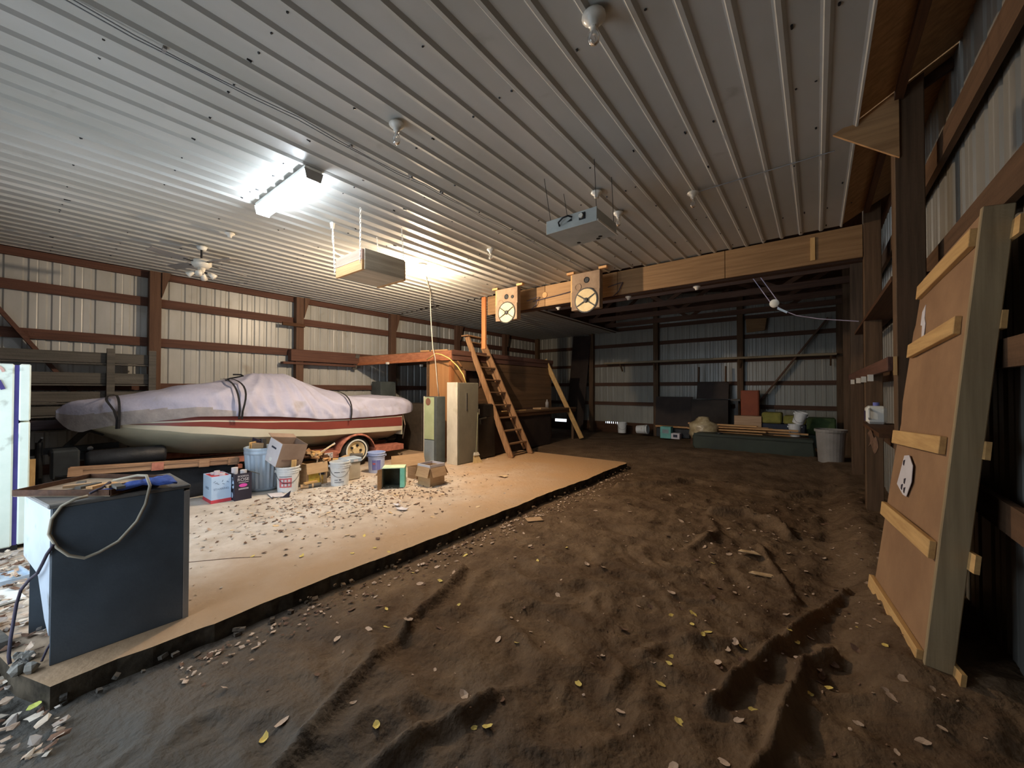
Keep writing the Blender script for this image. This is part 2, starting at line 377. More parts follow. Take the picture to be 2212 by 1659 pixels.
# ------------------------------------------------------------------ walls
def wall_panels(parent,axis,plane,out,a0,a1,z0,z1,m_,wpan=.914,skip=None,zf=None,dp=.02):
    """ribbed sheets; ribs stand outward (out=+-1 along the wall normal)"""
    a=a0
    while a<a1-.01:
        b=min(a+wpan,a1); prof=[(a,0)]; c=a+.1143
        while c<b-.05:
            prof+=[(c-.034,0),(c-.016,dp),(c+.016,dp),(c+.034,0)]
            q=c+.1143
            if q<b-.02: prof+=[(q-.012,0),(q,.004),(q+.012,0)]
            c+=.2286
        prof.append((b,0)); zt=zf(a) if zf else z1; zt2=zf(b) if zf else z1
        mm=MB()
        def P(t,off,z): return (plane+out*off,t,z) if axis=='x' else (t,plane+out*off,z)
        mm.grid([[P(t,o_,z0) for t,o_ in prof],[P(t,o_,zt+(zt2-zt)*(t-a)/(b-a)) for t,o_ in prof]])
        mm.build('wall_panel',m_,parent); a=b
wl=struct(B(XL-.08,XL-.04,YF-.1,YB+.1,-.2,ZC+.1).build('wall_left',darkwood_y))
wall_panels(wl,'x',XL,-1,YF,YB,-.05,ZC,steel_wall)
MB().box(XL,XL+.06,YF,YB,3.50,3.615).build('eave_board',redwood_y,wl)
for z0,z1 in ((3.0,3.15),(2.30,2.45),(1.53,1.65),(.92,1.06),(.25,.40)):
    yy=YF
    while yy<YB:
        b=min(yy+4.87,YB); MB().box(XL+.02,XL+.058,yy,b-.004,z0,z1).build('girt',redwood_y,wl); yy=b
for yy in (-.91,1.49,3.90,6.34,8.78,11.2):
    MB().box(XL+.06,XL+.20,yy-.08,yy+.08,-.12,3.60).build('wall_post',redwood_z,wl,bevel=.006)
    MB().prism([(XL+.19,yy+.08,3.60),(XL+.19,yy+.08,3.15),(XL+.19,yy+.20,3.60)],(.035,0,0)).build('post_gusset',redwood_z,wl)
MB().bar((XL+.12,-.30,2.92),(XL+.12,.62,1.42),.05,.16,up=(1,0,0)).build('wall_brace',redwood_y,wl)
MB().box(XL+.07,XL+.24,3.70,5.30,2.17,2.43).build('ledger_board',redwood_y,wl,bevel=.005)
MB().box(XL+.07,XL+.22,3.55,5.22,2.10,2.15).build('ledger_board',redwood_y,wl)
MB().box(XL+.21,XL+.26,3.52,3.98,2.93,3.0).build('nailed_block',darkwood_y,wl)

wb=struct(MB().box(XL-.1,XR+.1,YB+.06,YB+.1,.42,5).build('wall_back',darkwood_x))
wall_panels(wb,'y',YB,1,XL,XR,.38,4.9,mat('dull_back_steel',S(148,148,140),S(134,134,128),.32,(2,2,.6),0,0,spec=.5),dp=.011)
for z0,z1 in ((4.22,4.34),(3.64,3.76),(3.07,3.19),(2.38,2.48),(1.68,1.80),(.99,1.11)):
    x=XL
    for b in (-6.66,-4.25,-1.78,XR):
        MB().box(x+.002,b-.002,YB-.05,YB-.012,z0,z1).build('girt',redwood_x,wb); x=b
for x in (-9.1,-6.63,-4.25,-1.78,.50):
    MB().box(x-.08,x+.08,YB-.20,YB-.05,-.1,4.9).build('wall_post',darkwood_z,wb,bevel=.006)
for x0,x1,zz in ((XL,-8.32,.38),(-8.32,-7.76,.27),(-7.76,-6.78,.38),(-6.78,-6.67,.27),(-6.67,-6.14,.38),(-6.14,-5.47,.31),(-5.47,-4.2,.38),(-4.2,-1.8,.40),(-1.8,XR,.40)):
    MB().box(x0,x1-.003,YB-.03,YB+.02,-.2,zz).build('skirt_board',darkwood_x,wb)
for i in range(9):
    x=-6.12+i*.075; MB().box(x,x+random.uniform(.02,.05),YB-.01,YB+.02,.30,.39).build('skirt_splinter',darkwood_x,wb)
MB().bar((.25,YB-.24,3.45),(-1.42,YB-.24,1.02),.04,.16,up=(0,1,0)).build('wall_brace',redwood_z,wb)
MB().prism([(-1.62,YB-.26,3.62),(-1.1,YB-.26,3.6),(-1.15,YB-.26,3.25),(-1.6,YB-.26,3.22)],(0,.03,0)).build('plywood_gusset',beamwood2,wb)

wr=struct(B(XR+.04,XR+.08,YF-.1,YB+.1,-.2,5).build('wall_right',darkwood_y))
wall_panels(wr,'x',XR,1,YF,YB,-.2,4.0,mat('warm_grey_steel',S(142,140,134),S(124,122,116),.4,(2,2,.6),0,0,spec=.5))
for z0,z1 in ((3.22,3.40),(2.45,2.63),(1.66,1.80),(.85,1.0)):
    for a,b in ((YF,4.1),(4.104,6.5),(6.504,8.9),(8.904,YB)):
        MB().box(.72,.758,a,b,z0,z1).build('girt',wood('umber_girt',S(104,78,58),S(78,58,42),'y'),wr)
for yy in (-.8,1.6,4.13,6.53,8.95,11.35):
    MB().box(.473,.635,yy-.08,yy+.08,-.2,3.95 if yy<6 else 4.25).build('wall_post',darkwood_z,wr,bevel=.006)
MB().prism([(.12,4.03,3.60),(.50,4.03,3.28),(.50,4.03,3.78)],(0,.025,0)).build('post_gusset',soffitwood,wr)
MB().prism([(.70,8.3,-.1),(.70,8.85,-.1),(.70,8.85,3.5),(.70,8.3,3.5)],(.015,0,0)).build('plywood_lining',ply_dark,wr)
MB().prism([(.60,9.05,-.1),(.60,11.25,-.1),(.60,11.25,3.5),(.60,9.05,3.5)],(.02,0,0)).build('plywood_lining',ply_dark,wr)

# front wall with the open doorway (behind and left of the camera)
wf=struct(MB().box(XL-.1,-6.15,YF-.06,YF,-.2,ZC+.3).box(-2.45,XR+.1,YF-.06,YF,-.2,5).box(-6.15,-2.45,YF-.06,YF,2.3,ZC+.3).build('wall_front',darkwood_x))
for a,b in ((-6.25,-6.15),(-2.45,-2.35)): MB().box(a,b,YF-.08,YF+.05,-.12,2.4).build('door_jamb',redwood_z,wf)

# ------------------------------------------------------------------ header beam
hb=thing('header_beam','long tan plank header beam spanning the bay under the ceiling edge','beam',(-2.6,6.5,3.2))
for a,b,mt in ((-5.75,-4.22,beamwood2),(-4.22,-2.72,beamwood),(-2.72,-1.05,beamwood2),(-1.05,.47,beamwood2)):
    MB().box(a+.003,b-.003,6.45,6.49,3.2,3.605).build('plank',mt,hb,bevel=.004)
for a,b in ((-5.75,-2.0),(-2.0,.62)): MB().box(a+.003,b-.003,6.62,6.74,3.2,3.58).build('rear_plank',redwood_x,hb)
MB().box(-5.72,.47,6.49,6.62,3.24,3.3).build('filler_board',darkwood_x,hb)
MB().box(-.05,.0,6.435,6.45,3.25,3.55).build('splice_plate',pine_z,hb)
solo(MB().box(-5.88,-5.77,6.40,6.45,2.45,3.605),'hanging_board',wood('orange_hanger',S(206,138,88),S(170,104,62),'z'),'orange brown board hanging vertically from the ceiling left of the beam','board',bevel=.004)

# ------------------------------------------------------------------ lights
fl=thing('fluorescent_fixture','lit white wraparound fluorescent tube fixture on the ceiling','light fixture',(-4.27,1.69,3.6))
MB().box(-4.87,-3.67,1.61,1.77,3.575,3.608).build('housing',white_paint,fl,bevel=.004)
lens=emit('fluorescent_lens',(.80,.90,1.0,1),42)
MB().prism([(-4.865,1.615,3.575),(-4.865,1.765,3.575),(-4.865,1.745,3.50),(-4.865,1.635,3.50)],(1.19,0,0)).build('lens',lens,fl)
MB().prism([(-3.674,1.605,3.58),(-3.674,1.775,3.58),(-3.674,1.755,3.492),(-3.674,1.625,3.492)],(.012,0,0)).build('end_cap',greyplastic,fl,label='grey end cap')
MB().prism([(-4.88,1.605,3.58),(-4.88,1.775,3.58),(-4.88,1.755,3.492),(-4.88,1.625,3.492)],(.012,0,0)).build('end_cap',white_paint,fl)
bulb_emit=emit('lit_bulb_glass',(1,.84,.60,1),300)
def lampholder(x,y,label,lit=False,z=ZC-.02,bulb=True,group=None,s=1.0,drop=True):
    t=thing('ceiling_lampholder',label,'light fixture',(x,y,z),group)
    MB().lathe([(.001,0),(.055*s,0),(.058*s,-.012),(.045*s,-.025),(.026*s,-.04),(.024*s,-.06),(.001,-.06)],(x,y,z),16).build('socket_base',porcelain,t,smooth=True)
    if bulb:
        p=[(.001,-.055),(.013*s,-.06),(.015*s,-.075),(.024*s,-.10),(.030*s,-.125),(.026*s,-.148),(.013*s,-.160),(.001,-.163)]
        MB().lathe(p,(x,y,z),16).build('bulb',bulb_emit if lit else glass,t,smooth=True)
    return t
lampholder(-5.13,4.14,'lit bare incandescent bulb glowing warm on the ceiling','x',s=1.35)
pl=bpy.data.lights.new('bulb_glow','POINT'); pl.energy=265; pl.color=(1,.76,.52); pl.shadow_soft_size=.035
po=bpy.data.objects.new('bulb_glow',pl); C.objects.link(po); po.location=(-5.13,4.14,3.40)
lampholder(-2.55,1.80,'unlit clear bulb in porcelain holder on ceiling, right of the fluorescent fixture')
lampholder(-.95,1.94,'unlit bulb and holder nearest the camera at the top edge of the photo',s=1.15)
lampholder(-6.08,1.72,'small bare lampholder on ceiling between the ceiling fan and fluorescent fixture',bulb=False)
lampholder(-3.75,4.28,'unlit clear bulb on the ceiling just right of the lit bulb')
lampholder(-1.80,4.30,'unlit clear bulb on the ceiling behind the hanging grey metal box')
lampholder(-1.0,4.34,'unlit clear bulb furthest right on the ceiling steel')
lampholder(-1.79,3.71,'small bare lampholder on ceiling above the hanging grey metal box',bulb=False)
for x,l in ((-4.05,'pale lampholder under the header beam, just left of the right speaker box'),(-2.61,'pale lampholder under the header beam, right of the right speaker box'),(-1.49,'pale lampholder under the header beam, left of the hanging pulley')):
    lampholder(x,6.68,l,z=3.2,bulb=False)
# ceiling fan
fan=thing('ceiling_fan','white ceiling fan with light kit hanging by the left wall','fan',(-6.99,1.64,3.4))
fx,fy=-6.99,1.64
MB().cyl((fx,fy,3.61),(fx,fy,3.56),.07,.05,14).build('canopy',white_paint,fan,smooth=True)
MB().cyl((fx,fy,3.56),(fx,fy,3.42),.014).build('downrod',darkmetal,fan)
MB().lathe([(.001,3.43),(.09,3.42),(.12,3.39),(.12,3.34),(.08,3.30),(.001,3.30)],(fx,fy,0),18).build('motor_housing',porcelain,fan,smooth=True)
for k in range(4):
    a=math.radians(20+90*k); m=MB(); m.T=Matrix.Translation((fx,fy,3.37))@Matrix.Rotation(a,4,'Z')@Matrix.Rotation(.2,4,'X')
    m.box(.20,.64,-.062,.062,-.004,.004); m.build('blade',greyplastic,fan)
    m=MB(); m.T=Matrix.Translation((fx,fy,3.37))@Matrix.Rotation(a,4,'Z'); m.box(.1,.24,-.015,.015,-.006,.003); m.build('blade_arm',darkmetal,fan)
MB().cyl((fx,fy,3.30),(fx,fy,3.22),.05,.035,12).build('light_kit_hub',porcelain,fan,smooth=True)
for k in range(4):
    a=math.radians(65+90*k); d=Vector((math.cos(a),math.sin(a),0)); c=Vector((fx,fy,3.24))
    MB().cyl(c+d*.03,c+d*.09+Vector((0,0,-.01)),.012).build('lamp_arm',darkmetal,fan)
    MB().cyl(c+d*.08,c+d*.16+Vector((0,0,-.06)),.022,.045,12).build('lamp_shade',porcelain,fan,smooth=True)

# ------------------------------------------------------------------ boat, trailer and cover
BX=-8.1
def hw(y):
    if y<=.36: return .0
    if y<2.4: return .85*max(0,1-((2.4-y)/2.04)**2.4)**.8
    return .85
def ip(tab,y):
    if y<=tab[0][0]: return tab[0][1]
    for (a,u),(b,v) in zip(tab,tab[1:]):
        if y<=b:
            t=(y-a)/(b-a); t=t*t*(3-2*t)*.4+t*.6; return u+(v-u)*t
    return tab[-1][1]
ZH=[(.34,1.20),(.40,1.10),(.46,1.04),(.55,1.01),(.65,1.05),(.82,1.09),(1.08,1.115),(1.35,1.15),(1.7,1.185),(2.1,1.17),(2.34,1.155),(2.66,1.137),(3.19,1.085),(3.5,1.042),(3.88,1.03),(4.33,1.03),(5.05,1.04),(5.4,1.06),(5.7,1.10),(5.9,1.16)]
ZT=[(.34,1.25),(.40,1.33),(.46,1.37),(.55,1.395),(.82,1.425),(1.08,1.46),(1.35,1.53),(1.7,1.61),(2.1,1.67),(2.34,1.735),(2.66,1.833),(3.19,1.842),(3.5,1.70),(3.88,1.54),(4.33,1.41),(4.7,1.415),(5.05,1.431),(5.4,1.39),(5.7,1.32),(5.9,1.2)]
WC=[(.34,.05),(.40,.14),(.46,.21)]
def cw(y):
    w_=hw(y)+.06
    if y<.5: w_=max(w_,ip(WC,y))
    if y>5.3: w_*=ip([(5.3,1),(5.55,.93),(5.75,.72),(5.88,.4),(5.9,.33)],y)
    return w_
PX=[(.3,.55),(1.3,.5),(1.9,.65),(2.4,1.0),(2.66,1.25),(3.2,1.25),(3.6,1.15),(4.0,.85),(4.4,.55),(6,.5)]
bt=thing('motorboat','red and white motorboat on a trailer beneath a pale canvas cover','boat',(BX,3.0,0))
ZS=[(.55,1.0),(.82,1.075),(1.08,1.044),(1.71,.99),(2.23,.925),(2.77,.867),(3.57,.795),(5.3,.745)]
ZCH=[(.55,1.0),(.8,1.03),(1.26,.955),(1.71,.872),(2.49,.752),(3.57,.674),(5.3,.643)]
ZK=[(.5,1.02),(.64,.99),(.82,.86),(1.07,.69),(1.32,.585),(1.9,.475),(2.49,.43),(3.5,.40),(5.3,.40)]
def st(y0,y1,n): return [y0+(y1-y0)*i/(n-1) for i in range(n)]
hy=st(.52,5.3,40)
def band(fa,fb,ka,kb,off,side):
    m=MB(); rows=[]
    for y in hy:
        w_=hw(y); za,zb=fa(y),fb(y)
        rows.append([(BX+side*(w_*(ka+(kb-ka)*t)+off),y,za+(zb-za)*t) for t in (0,.5,1)])
    return m.grid(rows)
rows=[]
for y in hy:
    w_=hw(y); zg=ip(ZH,y)+.02; zs=min(ip(ZS,y),zg-.005); zc=min(ip(ZCH,y),zs-.004); zk=min(ip(ZK,y),zc-.004)
    pr=[(w_,zg),(w_,zs),(w_*.985,zc),(w_*(.93-.03*sst(1.2,3.2,y)),zc-(.10-.085*sst(1.0,3.0,y))*min(1,(zc-zk)/.2)),(w_*.66,zk+(zc-zk)*(.36+.2*sst(1.0,3.0,y))),(w_*.38,zk+(zc-zk)*.2),(w_*.05,zk)]
    rows.append([(BX+a,y,b) for a,b in pr]+[(BX-a,y,b) for a,b in pr[::-1]])
mh=MB().grid(rows); n=len(rows[-1]); mh.f.append(tuple(range((len(rows)-1)*n,len(rows)*n))); mh.build('hull',hullwhite,bt,smooth=True)
for sd in (1,-1):
    band(lambda y:ip(ZH,y)+.022,lambda y:min(ip(ZS,y),ip(ZH,y)),1,1,.004,sd).build('red_stripe',hullred,bt,smooth=True,label='dull red hull stripe')
    band(lambda y:min(ip(ZS,y)-.004,ip(ZH,y)),lambda y:min(ip(ZCH,y)+.006,ip(ZS,y)-.006),1,.985,.005,sd).build('cream_band',hullcream,bt,smooth=True)
    ZW=[(.8,1.06),(1.08,1.085),(1.71,1.083),(2.77,1.006),(3.6,.965),(4.4,.955),(5.3,.965)]
    band(lambda y:min(ip(ZW,y),ip(ZH,y)-.01),lambda y:min(ip(ZW,y),ip(ZH,y)-.01)-.022,1,1,.007,sd).build('white_pinstripe',hullcream,bt,smooth=True)
MB().box(BX-.83,BX+.83,5.30,5.33,.55,1.0).build('transom',hullwhite,bt)
MB().tube([(BX+.80,5.36,.98),(BX+.80,5.42,.75),(BX+.80,5.36,.45)],.018,8).build('stern_bracket',chrome,bt,label='chrome strut at the stern')
MB().box(BX-.25,BX+.25,5.33,5.62,.35,1.05).build('stern_drive',darkmetal,bt,bevel=.05)
cv=thing('boat_cover','lilac grey canvas cover tented over the red and white boat','cover',(BX,3.0,1.0))
cy=st(.34,.60,9)+st(.63,5.3,130)+st(5.34,5.9,12)
NA=72; rows=[]
for y in cy:
    w_=cw(y); zh,zt=ip(ZH,y),ip(ZT,y); p=ip(PX,y); row=[]
    for i in range(NA+1):
        a=math.pi*i/NA; c_=math.cos(a); s_=math.sin(a)
        x=w_*math.copysign(abs(c_)**p,c_); z=zh+(zt-zh)*(max(s_,0)**p)
        h=1-abs(2*i/NA-1)                    # 0 at the hem, 1 along the ridge
        hem=math.exp(-h*5.5)
        phi=math.atan2(y-2.95,.16+.85*(1-h))   # pleats fan out from the tent peak
        zone=ip([(.3,.0),(1.5,.15),(2.1,.8),(2.6,1),(3.6,1),(4.2,.8),(5.9,.35)],y)
        wob=noise.noise(Vector((y*1.2,c_*1.5,3)))
        f=.034*(1-2*abs(math.sin(phi*10+2*wob)))*(.2+.8*(1-h))*zone
        f+=.050*(.6-1.4*abs(math.sin(y*17+2.5*wob+h*5)))*math.exp(-h*4.2)*zone
        f+=.040*(.7-1.5*abs(math.sin((y*2.9+h*3.6)+2*wob)))*ip([(4.1,0),(4.6,1),(5.6,1),(5.9,.4)],y)*(1-.6*h)
        f+=.010*math.sin(y*9+h*5+5*wob)*ip([(.4,.3),(1.2,.8),(2.2,.4),(2.6,0)],y)
        nz=noise.noise(Vector((x*2.5,y*2.2,z*3)))*.014+noise.noise(Vector((x*7,y*6,z*7)))*.007
        k=min(1,i/3,(NA-i)/3)
        row.append(Vector((BX+x,y,z))+Vector((c_,0,s_))*(f+nz)*(.35+.65*k))
    row=[Vector((BX+w_*.99,y,zh-.045))]+row+[Vector((BX-w_*.99,y,zh-.045))]
    rows.append(row)
mc=MB().grid(rows); n=len(rows[0]); mc.f.append(tuple(range(n))); mc.f.append(tuple(range((len(rows)-1)*n,len(rows)*n))[::-1])
cvo=mc.build('canvas',[covercloth,mat('soiled_canvas',S(170,166,168),S(142,138,140),.95,(5,5,5),0,.3,18,.1,6,(.3,.7))],cv,smooth=True)
for p_ in cvo.data.polygons:       # soiled lower flap towards the bow
    c_=p_.center+cvo.parent.location
    if c_.y<2.15 and c_.z<ip(ZH,c_.y)+(ip(ZT,c_.y)-ip(ZH,c_.y))*ip([(.3,.5),(1.0,.42),(1.7,.22),(2.15,.05)],c_.y): p_.material_index=1
def strap(y,slack=0,dy=0):
    pts=[]; w_=cw(y)+.012; zh,zt=ip(ZH,y),ip(ZT,y); p=ip(PX,y)
    for i in range(0,11):
        a=math.pi*i/20; c_,s_=math.cos(a),math.sin(a)
        pts.append((BX+w_*c_**p+.040+slack*math.sin(i/10*math.pi),y+dy*math.sin(i/10*math.pi),zh+(zt-zh)*s_**p+.036))
    pts=[(BX+w_+.01,y,zh-.09)]+pts
    m=MB(); rows=[]
    for q in pts: rows.append([Vector(q)+Vector((0,-.014,0)),Vector(q)+Vector((0,.014,0))])
    m.grid(rows).build('strap',strapblack,cv,solid=.004)
strap(.88); strap(.86,.05,-.10); strap(2.18); strap(2.22,.02,.08); strap(4.05,.0,.02)
MB().tube([(-7.9,2.2,1.70),(-7.86,2.25,1.73),(-7.80,2.36,1.76),(-7.78,2.42,1.78),(-7.83,2.40,1.80),(-7.88,2.30,1.80)],.013,6).build('strap_tail',strapblack,cv)
tr=thing('boat_trailer','rust red boat trailer with whitewall tyre under the covered boat','trailer',(BX,3,0))
for sx in (1,-1):
    MB().bar((BX+sx*.05,.3,.70),(BX+sx*.55,1.5,.42),.06,.09).build('frame_rail',darkmetal,tr)
    MB().bar((BX+sx*.55,1.5,.42),(BX+sx*.58,5.35,.30),.06,.09).build('frame_rail',rust,tr)
    MB().bar((BX+sx*.35,2.0,.43),(BX+sx*.35,5.2,.38),.09,.05).build('bunk',darkwood_y,tr)
MB().bar((BX,-.55,.70),(BX,.95,.73),.08,.08).build('tongue',darkmetal,tr)
for yy in (2.3,4.26,5.3): MB().box(BX-.62,BX+.62,yy-.03,yy+.03,.25,.31).build('crossmember',rust,tr)
MB().bar((BX,.42,.72),(BX,.66,1.02),.07,.09,up=(1,0,0)).build('winch_post',darkmetal,tr)
MB().bar((BX+.1,.62,1.03),(BX+.1,.80,.94),.14,.12).build('bow_stop',rubber,tr)
MB().cyl((BX+.1,.2,.15),(BX+.1,.2,.85),.035).build('tongue_jack',darkmetal,tr)
MB().cyl((BX+.1,.2,.85),(BX+.28,.22,.92),.012).build('jack_crank',darkmetal,tr)
MB().cyl((BX+.26,.64,.74),(BX+.30,.64,.74),.03).build('winch_handle',chrome,tr)
for sx in (1,-1):
    xo=BX+sx*.80; xi=BX+sx*.60; cy_,cz=4.26,.31
    wh=MB(); wh.lathe([(.19,0),(.24,-.005),(.295,.02),(.31,.05),(.31,.13),(.295,.16),(.24,.185),(.19,.18)],(min(xo,xi),cy_,cz),28,axis='x')
    tyre=wh.build('tyre',rubber,tr,smooth=True)
    xx=xo-sx*.012
    MB().lathe([(.205,.0),(.232,.0),(.232,.006*1),(.205,.006)],(xx+(0 if sx>0 else -.006)+.010*sx,cy_,cz),32,axis='x').build('whitewall',white_paint,tyre)
    MB().lathe([(.001,-.02),(.06,-.02),(.07,-.05),(.12,-.05),(.16,-.02),(.19,-.005),(.20,-.03)],(xx,cy_,cz),24,axis='x').build('wheel_rim',conecream,tyre)
    for k in range(5):
        a=2*math.pi*k/5
        MB().cyl((xx-sx*.055,cy_+.105*math.cos(a),cz+.105*math.sin(a)),(xx-sx*.012,cy_+.105*math.cos(a),cz+.105*math.sin(a)),.022,n=8).build('rim_hole',darkmetal,tyre)
    # fender
    m=MB(); rows=[]
    for i in range(17):
        a=math.radians(-12+204*i/16); y=cy_+.385*math.cos(a); z=.28+.375*math.sin(a)
        if a>math.pi*.93: y=cy_-.385-.10*(a-math.pi*.93); z=.28+.375*math.sin(math.pi*.93)-.12*(a-math.pi*.93)
        rows.append([(BX+sx*.54,y,z),(BX+sx*.84,y,z),(BX+sx*.845,y+.0*sx,z-.035)])
    m.grid(rows).build('fender',rust,tr,smooth=True,solid=.006)
    MB().box(*sorted((BX+sx*.60,BX+sx*.84)),4.63,5.36,.22,.34).build('step_rail',rust,tr,bevel=.006)
    MB().box(*sorted((BX+sx*.60,BX+sx*.84)),3.46,3.86,.24,.36).build('front_step',rust,tr,bevel=.006)
    MB().bar((BX+sx*.84,3.50,.37),(BX+sx*.845,3.78,.52),.012,.03).build('fender_trim',white_paint,tr)
    plate=MB().box(*sorted((BX+sx*.842,BX+sx*.848)),3.52,3.74,.25,.35).build('plate',cardgrey,tr)
    if sx>0: text_mesh('045 C',.085,'plate_lettering',printdark,plate,(0,1,0),(0,0,1),(BX+.849,3.63,.30))
solo(MB().lathe([(.001,-.40),(.10,-.40),(.125,-.36),(.13,0),(.125,.36),(.10,.40),(.001,.40)],(-7.60,.98,.60),18,axis='y'),'dark_roll','' and None or mat('black_sheeting',S(40,42,48),S(28,30,34),.55,(6,6,6),0,.4,14),'dark cylindrical roll lying under the boat bow','roll',smooth=True)
# long timber with black sheeting below
tb=thing('timber_beam','long worn wooden timber with metal cleats lying low before the boat','beam',(-6.95,1.3,.5))
MB().bar((-6.95,.40,.575),(-6.95,2.11,.468),.10,.10).build('timber',wood('worn_tan_timber',S(176,142,112),S(126,96,74),'y'),tb,bevel=.008)
for t in (.02,.40,.66,.84):
    y=.4+1.92*t; z=.575-.12*t
    MB().bar((-6.895,y-.05,z),(-6.895,y+.07,z-.007),.014,.104).build('cleat',rust if t==.40 else _mats['worn_tan_timber'],tb)
MB().bar((-6.895,.45,.595),(-6.895,2.1,.493),.01,.012).build('groove_strip',_mats['worn_tan_timber'],tb)
m=MB(); rows=[]
for i in range(40):
    y=.30+1.80*i/39; z=.52-.12*(y-.4)/1.92
    rows.append([(-7.05+.03*noise.noise(Vector((y*5,k,0))),y,z*(1-k/6)) for k in range(7)])
m.grid(rows); rows=[[(-7.02,.30+1.80*i/39,.51-.12*(.30+1.80*i/39-.4)/1.92),(-7.45,.30+1.80*i/39,.40)] for i in range(40)]
m.grid(rows); solo(m,'black_sheeting',_mats['black_sheeting'],'black sheeting hanging to the floor beneath the long worn timber','sheeting',smooth=True,solid=.004)
solo(MB().bar((-6.95,.12,0),(-7.1,.13,.74),.05,.09,up=(1,0,0)),'wooden_stake',pine_z,'pale upright wooden stake just right of the white refrigerator','stake')
# plank rack on the left wall
rk=thing('plank_rack','rack of grey weathered planks along the left wall above the boat bow','rack',(-8.9,.6,.9))
for z0,z1,mt in ((1.96,2.12,greyplank),(1.63,1.80,greyplank),(1.35,1.51,greyplank),(1.16,1.29,greyplank),(.95,1.09,purpleplank)):
    MB().box(-8.90,-8.86,-.55,1.40+random.uniform(-.03,.03),z0,z1).build('plank',mt,rk,bevel=.004)
    MB().box(-9.02,-8.84,-.55,1.38,z0-.03,z0-.008).build('plank',greyplank,rk)
for yy in (-.35,.93,1.42):
    MB().box(-8.855,-8.79,yy-.045,yy+.045,1.30,2.19).build('upright',greyplank,rk)
# wall corner dark gear behind refrigerator
solo(MB().box(-7.75,-7.4,.28,.52,.42,.78),'dark_tub',mat('dark_plastic',S(50,56,60),S(40,44,48),.6),'dark square tub beside the trailer jack under the boat bow','tub',bevel=.02)

# ------------------------------------------------------------------ refrigerator
fr=thing('refrigerator','white refrigerator at the left edge of the photo with ribbon magnet on its side','refrigerator',(-6.4,-.28,0))
MB().box(-6.76,-6.06,-.62,-.005,.04,1.79).build('body',fridgewhite,fr,bevel=.012)
MB().box(-6.74,-6.075,-.006,.024,.05,1.78).build('door_gasket',purple,fr,label='dark purple door gasket gap')
MB().box(-6.76,-6.06,.024,.095,.05,1.225).build('fridge_door',fridgewhite,fr,bevel=.01)
MB().box(-6.76,-6.06,.024,.095,1.24,1.79).build('freezer_door',fridgewhite,fr,bevel=.01)
MB().box(-6.74,-6.08,-.55,.03,0,.05).build('kick_plate',darkmetal,fr)
mg=MB()
pts=[]
for i in range(15):
    a=-.9+ (2*math.pi+.0-1.3)*i/14
    pts.append((-6.052,-.115+.055*math.sin(a+3.6),1.70+.075*math.cos(a+3.6)))
rows=[[Vector(p)+Vector((0,0,0)),Vector(p)*1.0+Vector((0,(-.115-p[1])*.35,(1.70-p[2])*.3))] for p in pts]
mg.grid(rows); mag=mg.build('ribbon_magnet',pinkish,fr,solid=.004)
MB().bar((-6.05,-.10,1.63),(-6.05,-.07,1.545),.006,.03,up=(0,1,0)).build('ribbon_tail',purple,mag)
MB().bar((-6.05,-.12,1.63),(-6.05,-.15,1.545),.006,.03,up=(0,1,0)).build('ribbon_tail',purple,mag)

# ------------------------------------------------------------------ black appliance with tray, cloth, cord
ap=thing('appliance_cabinet','black sided appliance cabinet with pale end standing on the slab edge','appliance',(-3.65,.43,0))
MB().box(-3.40,-3.385,.135,.715,.0,.875).build('side_panel',blackpaint,ap,bevel=.003,label='black side panel')
MB().box(-3.42,-3.382,.715,.745,.0,.86).build('edge_trim',greyplastic,ap)
MB().prism([(-3.95,.035,.875),(-3.38,.12,.875),(-3.38,.75,.875),(-3.95,.75,.875)],(0,0,.025)).build('top_panel',mat('worn_grey_top',S(112,110,106),S(88,86,84),.5),ap,bevel=.006)
MB().box(-3.95,-3.935,.07,.745,0,.875).build('side_panel',blackpaint,ap)
MB().box(-3.935,-3.40,.73,.745,0,.875).build('back_panel',darkmetal,ap)
MB().prism([(-3.388,.130,.875),(-3.388,.130,.17),(-3.47,.117,.24),(-3.62,.094,.46),(-3.95,.045,.50),(-3.95,.045,.875)],(0,.014,0)).build('front_panel',mat('pale_blue_enamel',S(168,182,196),S(150,164,180),.4,(3,3,3),0,0,spots=(6,.6,.72,S(120,128,136))),ap,label='pale enamel end panel with torn lower corner')
MB().box(-3.935,-3.40,.20,.72,.0,.03).build('base_plate',darkmetal,ap)
MB().lathe([(.001,0),(.10,0),(.10,.03),(.03,.03),(.001,.05)],(-3.60,.20,.20),18,axis='y').build('drive_pulley',galv,ap)
MB().cyl((-3.62,.28,.16),(-3.62,.52,.16),.09).build('motor',galv,ap)
MB().tube([(-3.52,.16,.10),(-3.50,.13,.05),(-3.46,.11,.01)],.006).build('motor_wire',corddark,ap)
ty=thing('wooden_tray','shallow wooden tray of dusty scraps on top of the black appliance','tray',(-3.65,.3,.90))
q=[(-3.80,.0),(-3.36,.36),(-3.62,.66),(-4.10,.34)]
MB().prism([(x,y,.902) for x,y in q],(0,0,.012)).build('tray_bottom',mat('dusty_board',S(150,134,112),S(120,104,86),.9,(5,5,5)),ty)
for i in range(4):
    a=Vector(q[i]+(.925,)); b=Vector(q[(i+1)%4]+(.925,)); MB().bar(a,b,.012,.034).build('tray_side',darkwood_x,ty)
